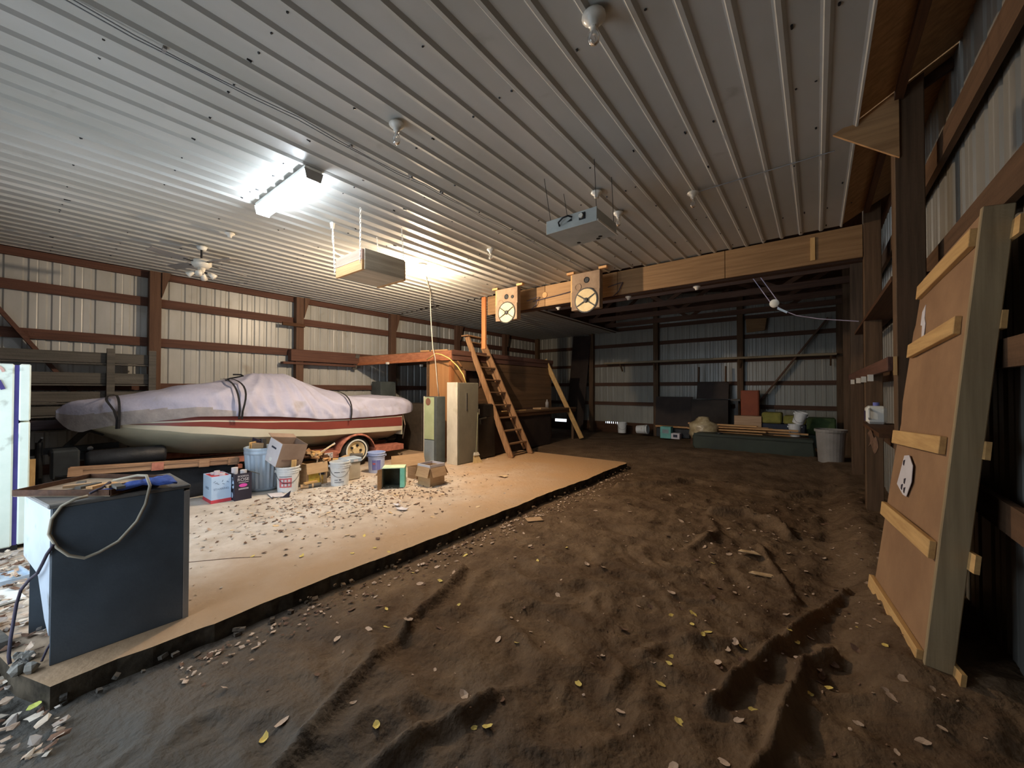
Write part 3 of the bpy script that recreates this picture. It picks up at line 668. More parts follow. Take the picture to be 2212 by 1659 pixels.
for i in range(7):
    x=-3.75+.06*i+random.uniform(-.03,.03); y=.25+.03*i+random.uniform(-.04,.05); m=MB(); m.T=Matrix.Translation((x,y,.932+.004*i))@Matrix.Rotation(random.uniform(0,3),4,'Z')
    solo(m.box(-.06,.06,-.02,.02,-.008,.008),'wood_scrap',random.choice([greyplank,card,pine_x]),'small dusty wood scrap lying in the tray on the appliance','scrap','wood scraps in the tray')
m=MB(); rows=[]
for i in range(15):
    t=i/14; row=[]
    for j in range(7):
        u=j/6-.5; c0=Vector((-3.42,.34,.93)).lerp(Vector((-3.46,.66,.93)),t); wd=.07+.10*sst(.4,1,t)
        z=.93+.035*math.sin(math.pi*t)*(1-abs(u)*1.2)+.03*sst(.5,.95,t)*(1-2*abs(u))+.012*noise.noise(Vector((t*9,u*9,2)))
        row.append(c0+Vector((u*wd*1.4,u*.02,z-.93)))
    rows.append(row)
solo(MB().grid(rows),'blue_rag',bluecloth,'crumpled blue cloth lying on top of the black appliance','cloth',smooth=True,solid=.012)
cr=thing('extension_cord','tan electric cord looped over the black appliance and down its front','cord',(-3.36,.4,.9))
MB().tube([(-3.60,.40,.955),(-3.50,.50,.985),(-3.42,.53,.99),(-3.37,.54,.93),(-3.365,.52,.82),(-3.365,.48,.72),(-3.365,.40,.62),(-3.365,.32,.58),(-3.365,.26,.565),(-3.365,.20,.60),(-3.37,.155,.66),(-3.38,.125,.74),(-3.38,.135,.82),(-3.375,.17,.885),(-3.37,.22,.915),(-3.38,.27,.92)],.0085,8).build('cord_loop',cordtan,cr,smooth=True)
MB().tube([(-3.37,.145,.68),(-3.38,.12,.63),(-3.42,.105,.57),(-3.50,.09,.50),(-3.62,.065,.44),(-3.72,.035,.36),(-3.76,.02,.27),(-3.74,.01,.18),(-3.66,.0,.11),(-3.58,-.005,.05),(-3.56,.0,.012)],.008,8).build('cord_tail',corddark,cr,smooth=True,label='dark lower end of the cord')
MB().tube([(-3.55,.38,.94),(-3.47,.37,.97),(-3.42,.33,.95),(-3.40,.28,.93)],.007,6).build('dark_lead',corddark,cr,smooth=True)

# ------------------------------------------------------------------ cartons, buckets and cans in front of the boat
def carton(name,label,x0,x1,y0,y1,h,mt,T=None,flaps=(),group=None,fl=.16,fmt=None,z=0,th=.006,cat='box'):
    t=thing(name,label,cat,((x0+x1)/2,(y0+y1)/2,z) if T is None else tuple(T.translation),group)
    def P(mb,nm,mm):
        if T is not None: mb.v=[T@p for p in mb.v]
        return mb.build(nm,mm,t)
    P(B(x0,x1,y0,y1,z,z+th),'bottom',mt)
    for a in ((x0,x0+th,y0,y1),(x1-th,x1,y0,y1),(x0+th,x1-th,y0,y0+th),(x0+th,x1-th,y1-th,y1)): P(B(*a,z+th,z+h),'side',mt)
    for sd,ang in flaps:
        a=math.radians(ang); ca,sa=math.cos(a)*fl,math.sin(a)*fl; q=z+h
        if sd=='+x': pl=[(x1,y0,q),(x1,y1,q),(x1+ca,y1,q+sa),(x1+ca,y0,q+sa)]; e=(0,0,.005)
        if sd=='-x': pl=[(x0,y0,q),(x0,y1,q),(x0-ca,y1,q+sa),(x0-ca,y0,q+sa)]; e=(0,0,.005)
        if sd=='-y': pl=[(x0,y0,q),(x1,y0,q),(x1,y0-ca,q+sa),(x0,y0-ca,q+sa)]; e=(0,-.003,.004)
        if sd=='+y': pl=[(x0,y1,q),(x1,y1,q),(x1,y1+ca,q+sa),(x0,y1+ca,q+sa)]; e=(0,.003,.004)
        P(MB().prism(pl,e),'flap',fmt or mt)
    return t
ca=carton('wine_carton','pale blue and red wine carton, leftmost of the row before the boat',-6.80,-6.43,1.645,1.87,.36,paleblue)
MB().box(-6.803,-6.427,1.642,1.873,.0,.045).build('red_base',redcarton,ca,label='red base band')
MB().box(-6.79,-6.437,1.655,1.86,.345,.352).build('divider',redcarton,ca)
text_mesh('STARRING',.037,'side_lettering',mat('grey_blue_print',S(128,150,178),S(120,142,170),.8),ca,(0,1,0),(0,0,1),(-6.429,1.757,.185))
text_mesh('WINES',.05,'end_lettering',_mats['grey_blue_print'],ca,(1,0,0),(0,0,1),(-6.615,1.644,.19))
m=MB()
for y,z,a in ((1.68,.29,.6),(1.72,.255,-.5),(1.77,.29,1.2),(1.78,.25,-.4),(1.83,.27,-.6),(1.70,.27,.2)):
    m.T=Matrix.Translation((-6.429,y,z))@Matrix.Rotation(a,4,'X'); m.box(-.0005,.0012,-.014,.014,-.004,.004)
m.T=None; m.build('bird_print',_mats['grey_blue_print'],ca)
for x,y,zt,l in ((-6.60,1.75,.41,'middle, tallest'),(-6.68,1.73,.38,'left'),(-6.52,1.79,.385,'right')):
    solo(MB().cyl((x,y,.012),(x,y,zt),.035,n=14),'paper_roll',cardgrey,l+' paper roll of three standing inside the pale blue wine carton','roll','paper rolls in the wine carton',smooth=False)
cb=carton('wine_carton','black wine carton printed with the word rose, beside the pale blue carton',-6.58,-6.335,1.885,2.09,.37,blackcarton,flaps=(('+y',-25),),fl=.11,fmt=olive)
text_mesh('ROSE',.060,'front_lettering',cardgrey,cb,(0,1,0),(0,0,1),(-6.333,1.985,.285))
text_mesh('BODEGA',.033,'front_lettering',cardgrey,cb,(0,1,0),(0,0,1),(-6.333,1.985,.332))
m=MB(); m.T=Matrix.Translation((-6.3345,1.985,.205))@Matrix.Rotation(.25,4,'X'); m.lathe([(.001,0),(.05,0),(.05,.0015),(.001,.0015)],(0,0,0),18,axis='x'); m.v=[Vector((p.x,p.y,.205+(p.z-.205)*.5)) for p in m.v]; m.build('pink_emblem',pinkprint,cb)
for z in (.243,.160,.148): B(-6.3355,-6.3335,1.93,2.05,z,z+.006).build('print_line',cardgrey,cb)
m=MB()
for z,s_ in ((.28,.05),(.24,.06),(.20,.05),(.07,.06),(.30,.03)):
    m.lathe([(.001,0),(s_*.7,0),(s_*.7,.0015),(.001,.0015)],(-6.42+random.uniform(-.03,.03),1.8825,z),10,axis='y')
o=m.build('floral_print',paleblue,cb); o['kind']='stuff'
for x,y,zt,l in ((-6.50,1.93,.44,'taller left'),(-6.44,2.02,.40,'shorter right')):
    solo(MB().cyl((x,y,.012),(x,y,zt),.04,n=14),'paper_roll',cardgrey,l+' white paper roll of two standing inside the black wine carton','roll','paper rolls in the black carton')
tc=thing('trash_can','ribbed galvanised trash can packed with scrap boards, left of the tilted carton','bin',(-6.80,2.40,0))
MB().lathe([(.001,.02),(.205,.02),(.212,.0),(.215,.03),(.216,.05)],(-6.80,2.40,0),32).build('base_ring',galv,tc,smooth=True)
MB().lathe([(.213,.05),(.245,.56),(.235,.56),(.205,.06)],(-6.80,2.40,0),48,amp=.028).build('ribbed_wall',galv,tc)
MB().lathe([(.243,.555),(.258,.56),(.258,.60),(.25,.605),(.258,.62),(.262,.65),(.255,.66),(.245,.65),(.240,.56)],(-6.80,2.40,0),32).build('rim_band',galv,tc,smooth=True)
for i,(dx,dy,h,mt,a) in enumerate(((-.10,-.10,.80,blackcarton,.3),(-.02,-.02,.77,printdark,-.25),(.06,-.12,.74,card,.2),(-.14,.02,.76,greyplank,-.1),(.05,.08,.78,slatelocker,.4),(.0,-.15,.75,pine_z,.1))):
    m=MB(); m.T=Matrix.Translation((-6.80+dx,2.40+dy,.42))@Matrix.Rotation(a,4,'Y')@Matrix.Rotation(a*1.3+.4*i,4,'Z'); 
    solo(m.box(-.075,.075,-.008,.008,-.30,h-.42),'scrap_board',mt,['black','charcoal','brown cardboard','grey wooden','slate','pale wooden'][i]+' scrap board standing in the galvanised trash can','board')
def bucket(x,y,label,mt=whiteplastic,r=.145,h=.37,z=0,T=None,face=None,handle='down',group=None,name='plastic_bucket'):
    t=thing(name,label,'bucket',(x,y,z),group)
    def P(mb,nm,mm,par=t,**k):
        if T is not None: mb.v=[T@(p-Vector((x,y,z)))+Vector((x,y,z)) for p in mb.v]
        return mb.build(nm,mm,par,**k)
    P(MB().lathe([(.001,.004),(r*.86,.004),(r*.88,0),(r*.89,.01),(r,h),(r*.97,h),(r*.86,.012),(.001,.012)],(x,y,z),28),'shell',mt,smooth=False)
    for zz,ro in ((h-.012,.010),(h-.055,.007),(h-.085,.006)):
        rr=r*(.89+.11*zz/h)
        P(MB().lathe([(rr-.002,zz-.008),(rr+ro,zz-.008),(rr+ro,zz+.006),(rr-.002,zz+.006)],(x,y,z),28),'rim_ring',mt)
    fa=math.atan2(-y,-x) if face is None else face
    pts=[]
    for i in range(13):
        a=fa-math.pi/2+math.pi*i/12; dz=-.17*math.sin(math.pi*i/12) if handle=='down' else .0
        rr=r*(.89+.11*(h-.07+dz)/h)+.008; pts.append((x+rr*math.cos(a),y+rr*math.sin(a),z+h-.07+dz))
    P(MB().tube(pts,.0028,5),'wire_handle',darkmetal)
    for a in (fa-math.pi/2,fa+math.pi/2):
        rr=r+.006; P(MB().box(x+rr*math.cos(a)-.012,x+rr*math.cos(a)+.012,y+rr*math.sin(a)-.012,y+rr*math.sin(a)+.012,z+h-.085,z+h-.05),'handle_lug',mt)
    return t,fa
def patch(t,x,y,r,h,fa,a0,a1,z0,z1,mt,nm,z=0,off=.0015):
    rows=[]
    for i in range(7):
        a=fa+a0+(a1-a0)*i/6; rows.append([(x+(r*(.89+.11*zz/h)+off)*math.cos(a),y+(r*(.89+.11*zz/h)+off)*math.sin(a),z+zz) for zz in (z0,z1)])
    return MB().grid(rows).build(nm,mt,t)
b1,fa=bucket(-6.36,2.58,'white bucket with red and white label below the tilted carton',r=.155,h=.38)
patch(b1,-6.36,2.58,.155,.38,fa,-.85,.35,.08,.22,printred,'red_label')
patch(b1,-6.36,2.58,.155,.38,fa,-.85,.35,.238,.246,printdark,'print_line')
for a in (-.62,-.30,.02): 
    for zz in (.10,.165): patch(b1,-6.36,2.58,.155,.38,fa,a,a+.2,zz,zz+.035,cardgrey,'label_lettering',off=.003)
patch(b1,-6.36,2.58,.155,.38,fa,-.5,.0,.14,.150,printdark,'print_line',off=.0035)
for dx,dy,l in ((-.06,-.06,'left'),(.05,.04,'right')):
    solo(MB().bar((-6.36+dx,2.58+dy,.02),(-6.36+dx*1.5,2.58+dy*1.4,.47),.07,.02,up=(1,0,0)),'paint_stick',pine_z,'pale wood slat standing in the red labelled bucket, '+l+' of two','slat')
yb=carton('cardboard_box','cardboard box with yellow print heaped with wood offcuts before the trailer wheel',-6.62,-6.385,2.86,3.20,.36,card2,flaps=(('+x',-78),('-y',10)),fl=.17,fmt=card2)
B(-6.387,-6.383,2.90,3.13,.02,.21).build('yellow_print',yellowprint,yb)
B(-6.386,-6.380,3.06,3.15,.15,.21).build('dark_print_patch',printdark,yb)
random.seed(11)
for i in range(34):
    mt=random.choice([pine_x,pine_y,card2,darkwood_x,greyplank,pine_z,redwood_x]); l=random.uniform(.045,.10)
    x=random.uniform(-6.60,-6.41); y=random.uniform(2.84,3.26); z=.36+.20*max(0,1-((x+6.5)/.14)**2*.6-((y-3.0)/.25)**2)*random.uniform(.55,1)
    m=MB(); m.T=Matrix.Translation((x,y,z))@Matrix.Rotation(random.random()*6,4,'Z')@Matrix.Rotation(random.uniform(-1,1),4,'X')
    o=solo(m.box(-l,l,-.028,.028,-.018,.018),'wood_offcut',mt,'wood offcut heaped in the yellow printed cardboard box','offcut','wood offcuts in the yellow printed box')
# tilted carton resting on the trash can and bucket
T=Matrix.Translation((-6.48,2.53,.42))@Matrix.Rotation(math.radians(8),4,'Z')@Matrix.Rotation(math.radians(16),4,'Y')@Matrix.Rotation(math.radians(-8),4,'X')
tcn=carton('cardboard_box','open brown carton with pale end tilted on top of the trash can and bucket',-.15,.17,-.18,.22,.36,mat('dim_brown_carton',S(158,138,124),S(140,120,106),.9,(3,3,3)),T=T,flaps=(('-x',15),),fl=.10)
for mb,nm,mm in ((B(-.148,.168,-.184,-.181,.005,.355),'pale_end',cardgrey),(B(-.06,.06,-.187,-.184,.235,.26),'end_print',printdark),(B(-.03,.03,-.187,-.184,.04,.09),'white_sticker',white_paint),(B(.171,.173,-.12,.15,.09,.115),'faint_print',mat('brown_print',S(128,106,94),S(120,98,86),.9))):
    mb.v=[T@p for p in mb.v]; mb.build(nm,mm,tcn)
b2,fa=bucket(-6.13,3.28,'white bucket with dark print lines, in front of the trailer wheel',r=.15,h=.38)
for a0,a1,z0,z1 in ((-.6,.0,.215,.225),(.1,.6,.22,.226),(-.6,.45,.065,.072),(-.6,-.2,.095,.103),(-.1,.15,.092,.108),(-.6,.45,.05,.054)): patch(b2,-6.13,3.28,.15,.38,fa,a0,a1,z0,z1,printdark,'print_line')
bn=thing('plastic_bin','dusty translucent square bin behind the white bucket with dark print lines','bin',(-6.36,3.58,0))
MB().box(-6.49,-6.25,3.46,3.72,0,.30).build('bin_body',tanplastic,bn,bevel=.015)
MB().box(-6.505,-6.235,3.445,3.735,.30,.37).build('bin_rim',galv,bn,bevel=.01)
MB().box(-6.236,-6.232,3.58,3.66,.31,.345).build('rim_label',cardgrey,bn)
for i in range(9):
    x=random.uniform(-6.9,-6.55); y=random.uniform(3.35,3.85); mt=random.choice([card2,greyplank,pine_y])
    m=MB(); m.T=Matrix.Translation((x,y,.07+.065*(i%5)))@Matrix.Rotation(random.random()*3,4,'Z')
    solo(m.cyl((-.11,0,0),(.11,0,0),.055,n=9),'firewood_log',mt,'short firewood log stacked in front of the trailer wheel','log','firewood before the trailer wheel')
b3,fa=bucket(-6.52,4.20,'white bucket with violet label standing right of the trailer wheel',mt=blueish,r=.155,h=.38,handle='up')
for a0,a1 in ((-.55,-.05),(.0,.5)): patch(b3,-6.52,4.20,.155,.38,fa,a0,a1,.06,.24,printblue,'violet_label')
patch(b3,-6.52,4.20,.155,.38,fa,-.45,-.12,.16,.19,printred,'label_lettering',off=.003)
# mint box on its side, open to the camera's left
gb=thing('mint_box','open mint green box lying on its side on the slab','box',(-5.35,3.76,0))
Tm=Matrix.Translation((-5.22,3.66,0))@Matrix.Rotation(math.radians(48),4,'Z')
def PG(mb,nm,mm):
    mb.v=[Tm@p for p in mb.v]; return mb.build(nm,mm,gb)
PG(B(-.17,.17,0,.26,.31,.322),'top',mintpale); PG(B(-.17,.17,0,.26,0,.012),'bottom',olive)
PG(B(-.17,-.158,0,.26,.012,.31),'side',olive); PG(B(.158,.17,0,.26,.012,.31),'side',mint); PG(B(.10,.158,-.001,.006,.012,.31),'front_lip',mint); PG(B(-.158,.158,.248,.26,.012,.31),'back',olive)
PG(MB().prism([(-.17,0,.0),(-.17,0,.31),(-.22,-.10,.31),(-.22,-.10,.0)],(-.004,.002,0)),'open_flap',card)
solo(MB().bar((-5.60,3.62,.16),(-5.42,3.56,.27),.05,.012,up=(0,0,1)),'card_strip',card2,'tan cardboard strip leaning on the mint green box','strip')
# small carton, flapped carton, flat cardboard
carton('cardboard_box','small brown cardboard box between the mint box and the flapped carton',-5.66,-5.42,4.26,4.46,.20,card,flaps=(('+x',20),),fl=.08)
cc=carton('cardboard_box','brown carton with drooping flaps and white liner, before the pale green locker',-5.12,-4.82,4.06,4.36,.31,card2,flaps=(('-y',-72),('+x',-66),('-x',-60),('+y',-60)),fl=.17,fmt=card)
for a in ((-5.125,-4.815,4.055,4.063,.29,.345),(-5.125,-4.815,4.357,4.365,.29,.345),(-5.125,-5.117,4.06,4.36,.29,.345),(-4.823,-4.815,4.06,4.36,.29,.345)): B(*a).build('white_liner',cardgrey,cc)
solo(MB().prism([(-6.55,4.55,.0),(-6.25,5.15,.0),(-6.38,5.2,.24),(-6.66,4.62,.22)],(-.006,.003,0)),'cardboard_sheet',card,'flat brown cardboard sheet leaning behind the violet labelled bucket','cardboard')
m=MB(); m.T=Matrix.Translation((-6.2,2.36,.0)); m.prism([(-.16,-.06,.012),(.10,-.10,.012),(.20,.06,.012),(-.08,.10,.012)],(0,0,.006)); solo(m,'paper_sheet',cardgrey,'pale grey paper sheet lying before the red labelled bucket','paper')
solo(MB().prism([(-6.03,2.36,.0),(-5.97,2.44,.0),(-5.95,2.46,.10)],(.006,-.004,0)),'dark_shard',blackcarton,'small dark triangular shard standing on the slab before the red labelled bucket','shard')
for i,(x,y,z,mt) in enumerate(((-6.28,2.83,.035,card2),(-6.25,2.93,.035,greyplank),(-6.27,2.88,.085,pine_y))):
    m=MB(); m.T=Matrix.Translation((x,y,z))@Matrix.Rotation(1.2+.2*i,4,'Z')
    solo(m.cyl((-.09,0,0),(.09,0,0),.035,n=9) if i<2 else m.box(-.1,.1,-.03,.03,-.012,.012),'firewood_stick',mt,['round tan log','round grey log','flat pale stick'][i]+' lying before the yellow printed box','log')
for x,y,l in ((-6.15,4.98,'folded white scrap'),(-6.05,5.12,'grey crumpled scrap')):
    m=MB(); m.T=Matrix.Translation((x,y,.02))@Matrix.Rotation(.6,4,'Z')@Matrix.Rotation(.25,4,'X')
    solo(m.box(-.06,.06,-.05,.05,-.015,.015),'floor_scrap',cardgrey if 'white' in l else greyplank,l+' on the slab left of the pale green locker','scrap')

# ------------------------------------------------------------------ lockers, broom, ladder
l1=thing('steel_locker','low pale green and blue grey locker left of the tall grey cabinet','cabinet',(-6.375,5.49,0))
MB().box(-6.57,-6.19,5.375,5.62,0,1.40).build('body',slatelocker,l1,bevel=.006)
MB().box(-6.565,-6.26,5.362,5.376,.50,1.385).build('upper_door',greenlocker,l1,bevel=.004,label='pale green upper door')
MB().box(-6.565,-6.26,5.362,5.376,.02,.485).build('lower_door',blueglocker,l1,bevel=.004,label='blue grey lower door')
MB().box(-6.585,-6.57,5.36,5.40,0,1.40).build('left_edge_strip',palelocker,l1)
MB().lathe([(.001,0),(.075,0),(.08,.004),(.001,.004)],(-6.44,5.357,1.29),18,axis='y').build('round_stain',mat('brown_stain',S(140,100,80),S(120,84,66),.9),l1)
MB().box(-6.60,-6.57,5.40,5.44,.72,.78).build('side_bracket',palelocker,l1)
l2=thing('steel_cabinet','tall grey steel cabinet with cream end panel and long handle','cabinet',(-5.925,5.89,0))
MB().box(-6.085,-5.785,5.58,6.20,0,1.69).build('body',greylocker,l2,bevel=.006)
MB().box(-6.085,-5.775,5.565,5.581,0,1.695).build('end_panel',palelocker,l2,bevel=.004,label='cream end panel')
MB().box(-5.786,-5.772,5.60,6.19,.015,1.68).build('door',greylocker,l2,bevel=.004)
MB().box(-5.772,-5.762,5.825,5.845,1.10,1.47).build('handle',chrome,l2,label='long bright handle')
MB().cyl((-5.772,5.85,1.12),(-5.76,5.85,1.12),.012).build('lock',chrome,l2)
br=thing('broom','worn straw broom leaning on the tall grey cabinet','broom',(-5.70,6.0,0))
MB().prism([(-5.66,5.93,0),(-5.60,6.14,0),(-5.675,6.09,.16),(-5.70,5.99,.16)],(-.035,.012,0)).build('bristles',wood('straw',S(206,180,132),S(172,144,98),'z'),br)
MB().prism([(-5.675,5.965,.155),(-5.645,6.105,.155),(-5.665,6.085,.215),(-5.685,5.99,.215)],(-.04,.012,0)).build('broom_head',palelocker,br)
MB().cyl((-5.69,6.04,.21),(-5.755,6.16,1.05),.011).build('broom_handle',mat('olive_stick',S(120,118,92),S(104,102,78)),br)
ld=thing('step_ladder','tall weathered wooden step ladder leaning on the storage loft','ladder',(-5.6,7.3,0))
A0,A1=Vector((-5.45,6.94,0)),Vector((-6.52,6.60,2.80)); B0,B1=Vector((-5.45,7.70,0)),Vector((-6.52,7.12,2.78))
for a,b in ((A0,A1),(B0,B1)): MB().bar(a,b,.045,.125,up=(1,0,.45)).build('side_rail',ladderwood,ld,bevel=.004)
for k in range(1,10):
    t=k*.3/2.83; p,q=A0.lerp(A1,t),B0.lerp(B1,t); MB().bar(p+Vector((.0,.02,0)),q-Vector((0,.02,0)),.115,.03).build('tread',wood('ladder_tread',S(138,106,78),S(104,78,58),'y'),ld,bevel=.003)
MB().bar(A1+Vector((0,-.09,.02)),B1+Vector((0,.09,.02)),.22,.028).build('top_step',ladderwood,ld,bevel=.004)
for p0,p1 in ((A0,A1),(B0,B1)):
    dy=.04 if p0 is A0 else -.04
    MB().bar(p0.lerp(p1,.03)+Vector((-.12,dy,.02)),p0.lerp(p1,.97)+Vector((-.09,dy,0)),.025,.05).build('rear_leg',ladderwood,ld)
for k in range(2,9):
    t=k*.3/2.83; p=B0.lerp(B1,t); MB().cyl(p+Vector((.02,-.10,-.025)),p+Vector((.03,-.10,-.025)),.008).build('step_bolt',galv,ld)

# ------------------------------------------------------------------ storage loft and workbench
lf=thing('storage_loft','plywood storage loft with red brown fascia built against the left wall','loft',(-7.8,7.5,0))
FA=Vector((-9.18,5.28,2.25)); FC=Vector((-6.45,6.05,2.32))
MB().bar(FA,FC,.05,.22).build('fascia_board',wood('orange_fascia',S(168,112,82),S(132,84,60),'x'),lf,bevel=.005)
MB().bar(FA+Vector((.01,-.045,-.075)),FC+Vector((.01,-.045,-.085)),.03,.055).build('fascia_trim',wood('orange_trim',S(176,112,74),S(140,84,54),'x'),lf)
MB().box(-6.475,-6.425,6.05,10.25,2.21,2.44).build('fascia_board',redwood_y,lf,bevel=.005)
MB().box(-6.425,-6.405,6.02,10.25,2.33,2.44).build('fascia_trim',redwood_y,lf)
MB().prism([(-9.2,5.32,2.36),(-6.47,6.08,2.42),(-6.47,10.2,2.42),(-9.2,10.2,2.36)],(0,0,.022)).build('loft_deck',ply_dark,lf)
for yy in (6.6,7.4,8.2,9.0,9.8): MB().box(-9.19,-6.48,yy-.02,yy+.02,2.2,2.355).build('loft_joist',darkwood_x,lf)
MB().prism([(-7.06,5.905,.0),(-6.47,6.07,.0),(-6.47,6.07,2.2),(-7.06,5.905,2.2)],(-.005,.02,0)).build('front_panel',ply,lf,label='orange plywood front panel')
MB().box(-7.10,-7.05,5.86,5.93,0,2.2).build('door_post',darkwood_z,lf)
MB().box(-6.53,-6.445,6.02,6.12,0,2.2).build('corner_post',wood('orange_post',S(182,122,74),S(146,92,54),'z'),lf,bevel=.004)
for i,(z0,z1) in enumerate(((0,.62),(.625,1.24),(1.245,1.62),(2.0,2.2))): MB().box(-6.46,-6.445,6.12,10.2,z0,z1).build('side_plank',ply_dark,lf)
MB().box(-6.46,-6.445,6.12,6.45,1.625,1.995).build('side_plank',ply,lf); MB().box(-6.46,-6.445,6.98,10.2,1.625,1.995).build('side_plank',ply_dark,lf)
MB().box(-6.60,-6.59,6.4,7.05,1.6,2.0).build('recess_back',darkbrownpanel,lf)
for a in ((6.44,6.47,1.61,2.01),(6.96,6.99,1.61,2.01),(6.44,6.99,1.60,1.63),(6.44,6.99,1.99,2.02)): MB().box(-6.47,-6.43,*a).build('window_frame',redwood_z,lf)
MB().box(-9.18,-6.47,7.6,7.63,0,2.35).build('added_dark_wall',darkbrownpanel,lf)  # dark wall added inside the loft to keep the opening dark
MB().box(-9.18,-6.47,10.17,10.2,0,2.35).build('rear_wall',ply_dark,lf)
MB().bar((-6.44,6.45,1.02),(-6.44,9.2,1.02),.03,.03).build('chair_rail',redwood_y,lf)
MB().bar((-6.43,6.2,2.19),(-6.43,6.32,2.08),.03,.03).build('corner_cleat',ply,lf)
for x,y,z,l in ((-8.1,5.50,2.20,'white clip under the loft fascia near the left wall'),(-7.4,5.95,2.14,'small white hook under the loft deck above the dark opening')):
    solo(MB().box(x-.03,x+.03,y-.03,y+.03,z-.05,z),'fascia_clip',porcelain,l,'clip')
solo(MB().bar((-9.12,5.22,2.05),(-9.02,5.26,2.42),.10,.07,up=(1,0,0)),'wrapped_bracket',greyplank,'grey wrapped bracket at the left end of the loft fascia','bracket')
for i,(x,y,l) in enumerate(((-7.3,5.98,'pale offcut'),(-6.9,6.08,'long pale offcut'))):
    m=MB(); m.T=Matrix.Translation((x,y,2.455))@Matrix.Rotation(.3,4,'Z'); solo(m.box(-.12-.1*i,.12+.1*i,-.02,.02,-.012,.018),'deck_offcut',pine_x,l+' lying on top of the loft fascia','offcut')
solo(MB().box(-8.75,-7.75,6.25,6.9,0,1.18),'dark_cupboard',mat('dusky_cupboard',S(90,80,70),S(72,64,56),.7),'dark cupboard standing in the opening beneath the loft','cupboard',bevel=.01)
solo(MB().box(-9.17,-8.75,5.75,6.2,1.30,1.75),'dark_crate',slatelocker,'dark square crate fixed on the left wall beneath the loft','crate',bevel=.008)
solo(MB().box(-7.62,-7.15,6.2,6.6,0,.95),'dark_drum','' and None or darkmetal,'dark metal chest in the loft opening beside the plywood front panel','chest',bevel=.04)
bc=thing('workbench','dark workbench along the loft side behind the step ladder','bench',(-6.2,8.6,0))
MB().box(-6.44,-5.93,6.9,10.85,.95,1.0).build('benchtop',ply_dark,bc,bevel=.004)
MB().box(-5.98,-5.94,6.9,10.83,.86,.95).build('apron_board',darkwood_y,bc)
for i in range(3): MB().box(-5.99,-5.97,6.92+.83*i,6.92+.83*i+.825,.02,.86).build('front_board',darkbrownpanel,bc)
for yy in (6.93,8.9,10.8): MB().box(-6.06,-5.99,yy-.03,yy+.03,0,.95).build('leg',darkwood_z,bc)
bk=thing('black_cabinet','black cabinet with chrome latch between tall grey cabinet and step ladder','cabinet',(-6.12,6.53,0))
MB().box(-6.42,-5.86,6.24,6.86,0,1.22).build('body',mat('gloss_black',S(40,36,34),S(30,28,26),.35),bk,bevel=.02)
MB().box(-5.862,-5.85,6.26,6.84,.03,.92).build('lower_door',_mats['gloss_black'],bk,bevel=.006)
MB().box(-5.862,-5.85,6.26,6.84,.94,1.20).build('upper_door',_mats['gloss_black'],bk,bevel=.006)
MB().bar((-5.84,6.30,.90),(-5.84,6.52,.92),.02,.035).build('chrome_latch',chrome,bk); MB().bar((-5.84,6.31,.91),(-5.84,6.33,.78),.02,.03,up=(1,0,0)).build('chrome_latch',chrome,bk)
B(-5.852,-5.846,6.28,6.31,1.0,1.12).build('white_label',white_paint,bk)
solo(MB().lathe([(.001,0),(.05,0),(.05,.17),(.02,.22),(.02,.26),(.001,.26)],(-6.18,9.55,1.0),14),'bottle',greyplastic,'grey bottle standing on the dark workbench','bottle',smooth=True)
solo(MB().box(-6.3,-6.02,9.0,9.4,1.0,1.035),'flat_box',card,'flat brown box lying on the dark workbench','box')
solo(MB().bar((-6.1,7.4,1.01),(-6.05,8.3,1.01),.05,.02),'bench_stick',pine_y,'pale stick lying along the front of the workbench','stick')
solo(MB().bar((-5.68,10.72,.06),(-6.52,9.95,2.46),.035,.15,up=(1,0,0)),'leaning_plank',pine_z,'long narrow plank leaning against the far corner of the loft','plank',bevel=.003)
solo(MB().bar((-5.75,10.78,.06),(-6.12,10.45,1.2),.03,.1,up=(1,0,0)),'leaning_plank',darkwood_z,'shorter dark plank leaning beside the long narrow plank at the loft corner','plank')
# cables from the bulb
wc=thing('white_cable','white cable dropping from the ceiling by the lit bulb to the loft','cable',(-6.55,5.6,3.4))
MB().tube([(-5.22,4.20,3.585),(-5.6,4.6,3.585),(-6.2,5.2,3.57),(-6.45,5.42,3.55),(-6.55,5.50,3.45),(-6.57,5.55,2.9),(-6.60,5.62,2.45),(-6.64,5.72,2.25),(-6.66,5.80,1.7),(-6.67,5.86,1.40)],.010,6).build('cable_run',whitecable,wc,smooth=True)
yc=thing('yellow_cable','yellow cable arching from the loft fascia to the tall grey cabinet','cable',(-6.2,5.7,2.2))
MB().tube([(-6.95,5.75,2.22),(-6.75,5.74,2.30),(-6.6,5.72,2.34),(-6.45,5.74,2.31),(-6.27,5.80,2.22),(-6.08,5.86,2.05),(-5.95,5.90,1.87),(-5.88,5.92,1.69)],.013,6).build('cable_run',yellowcable,yc,smooth=True)

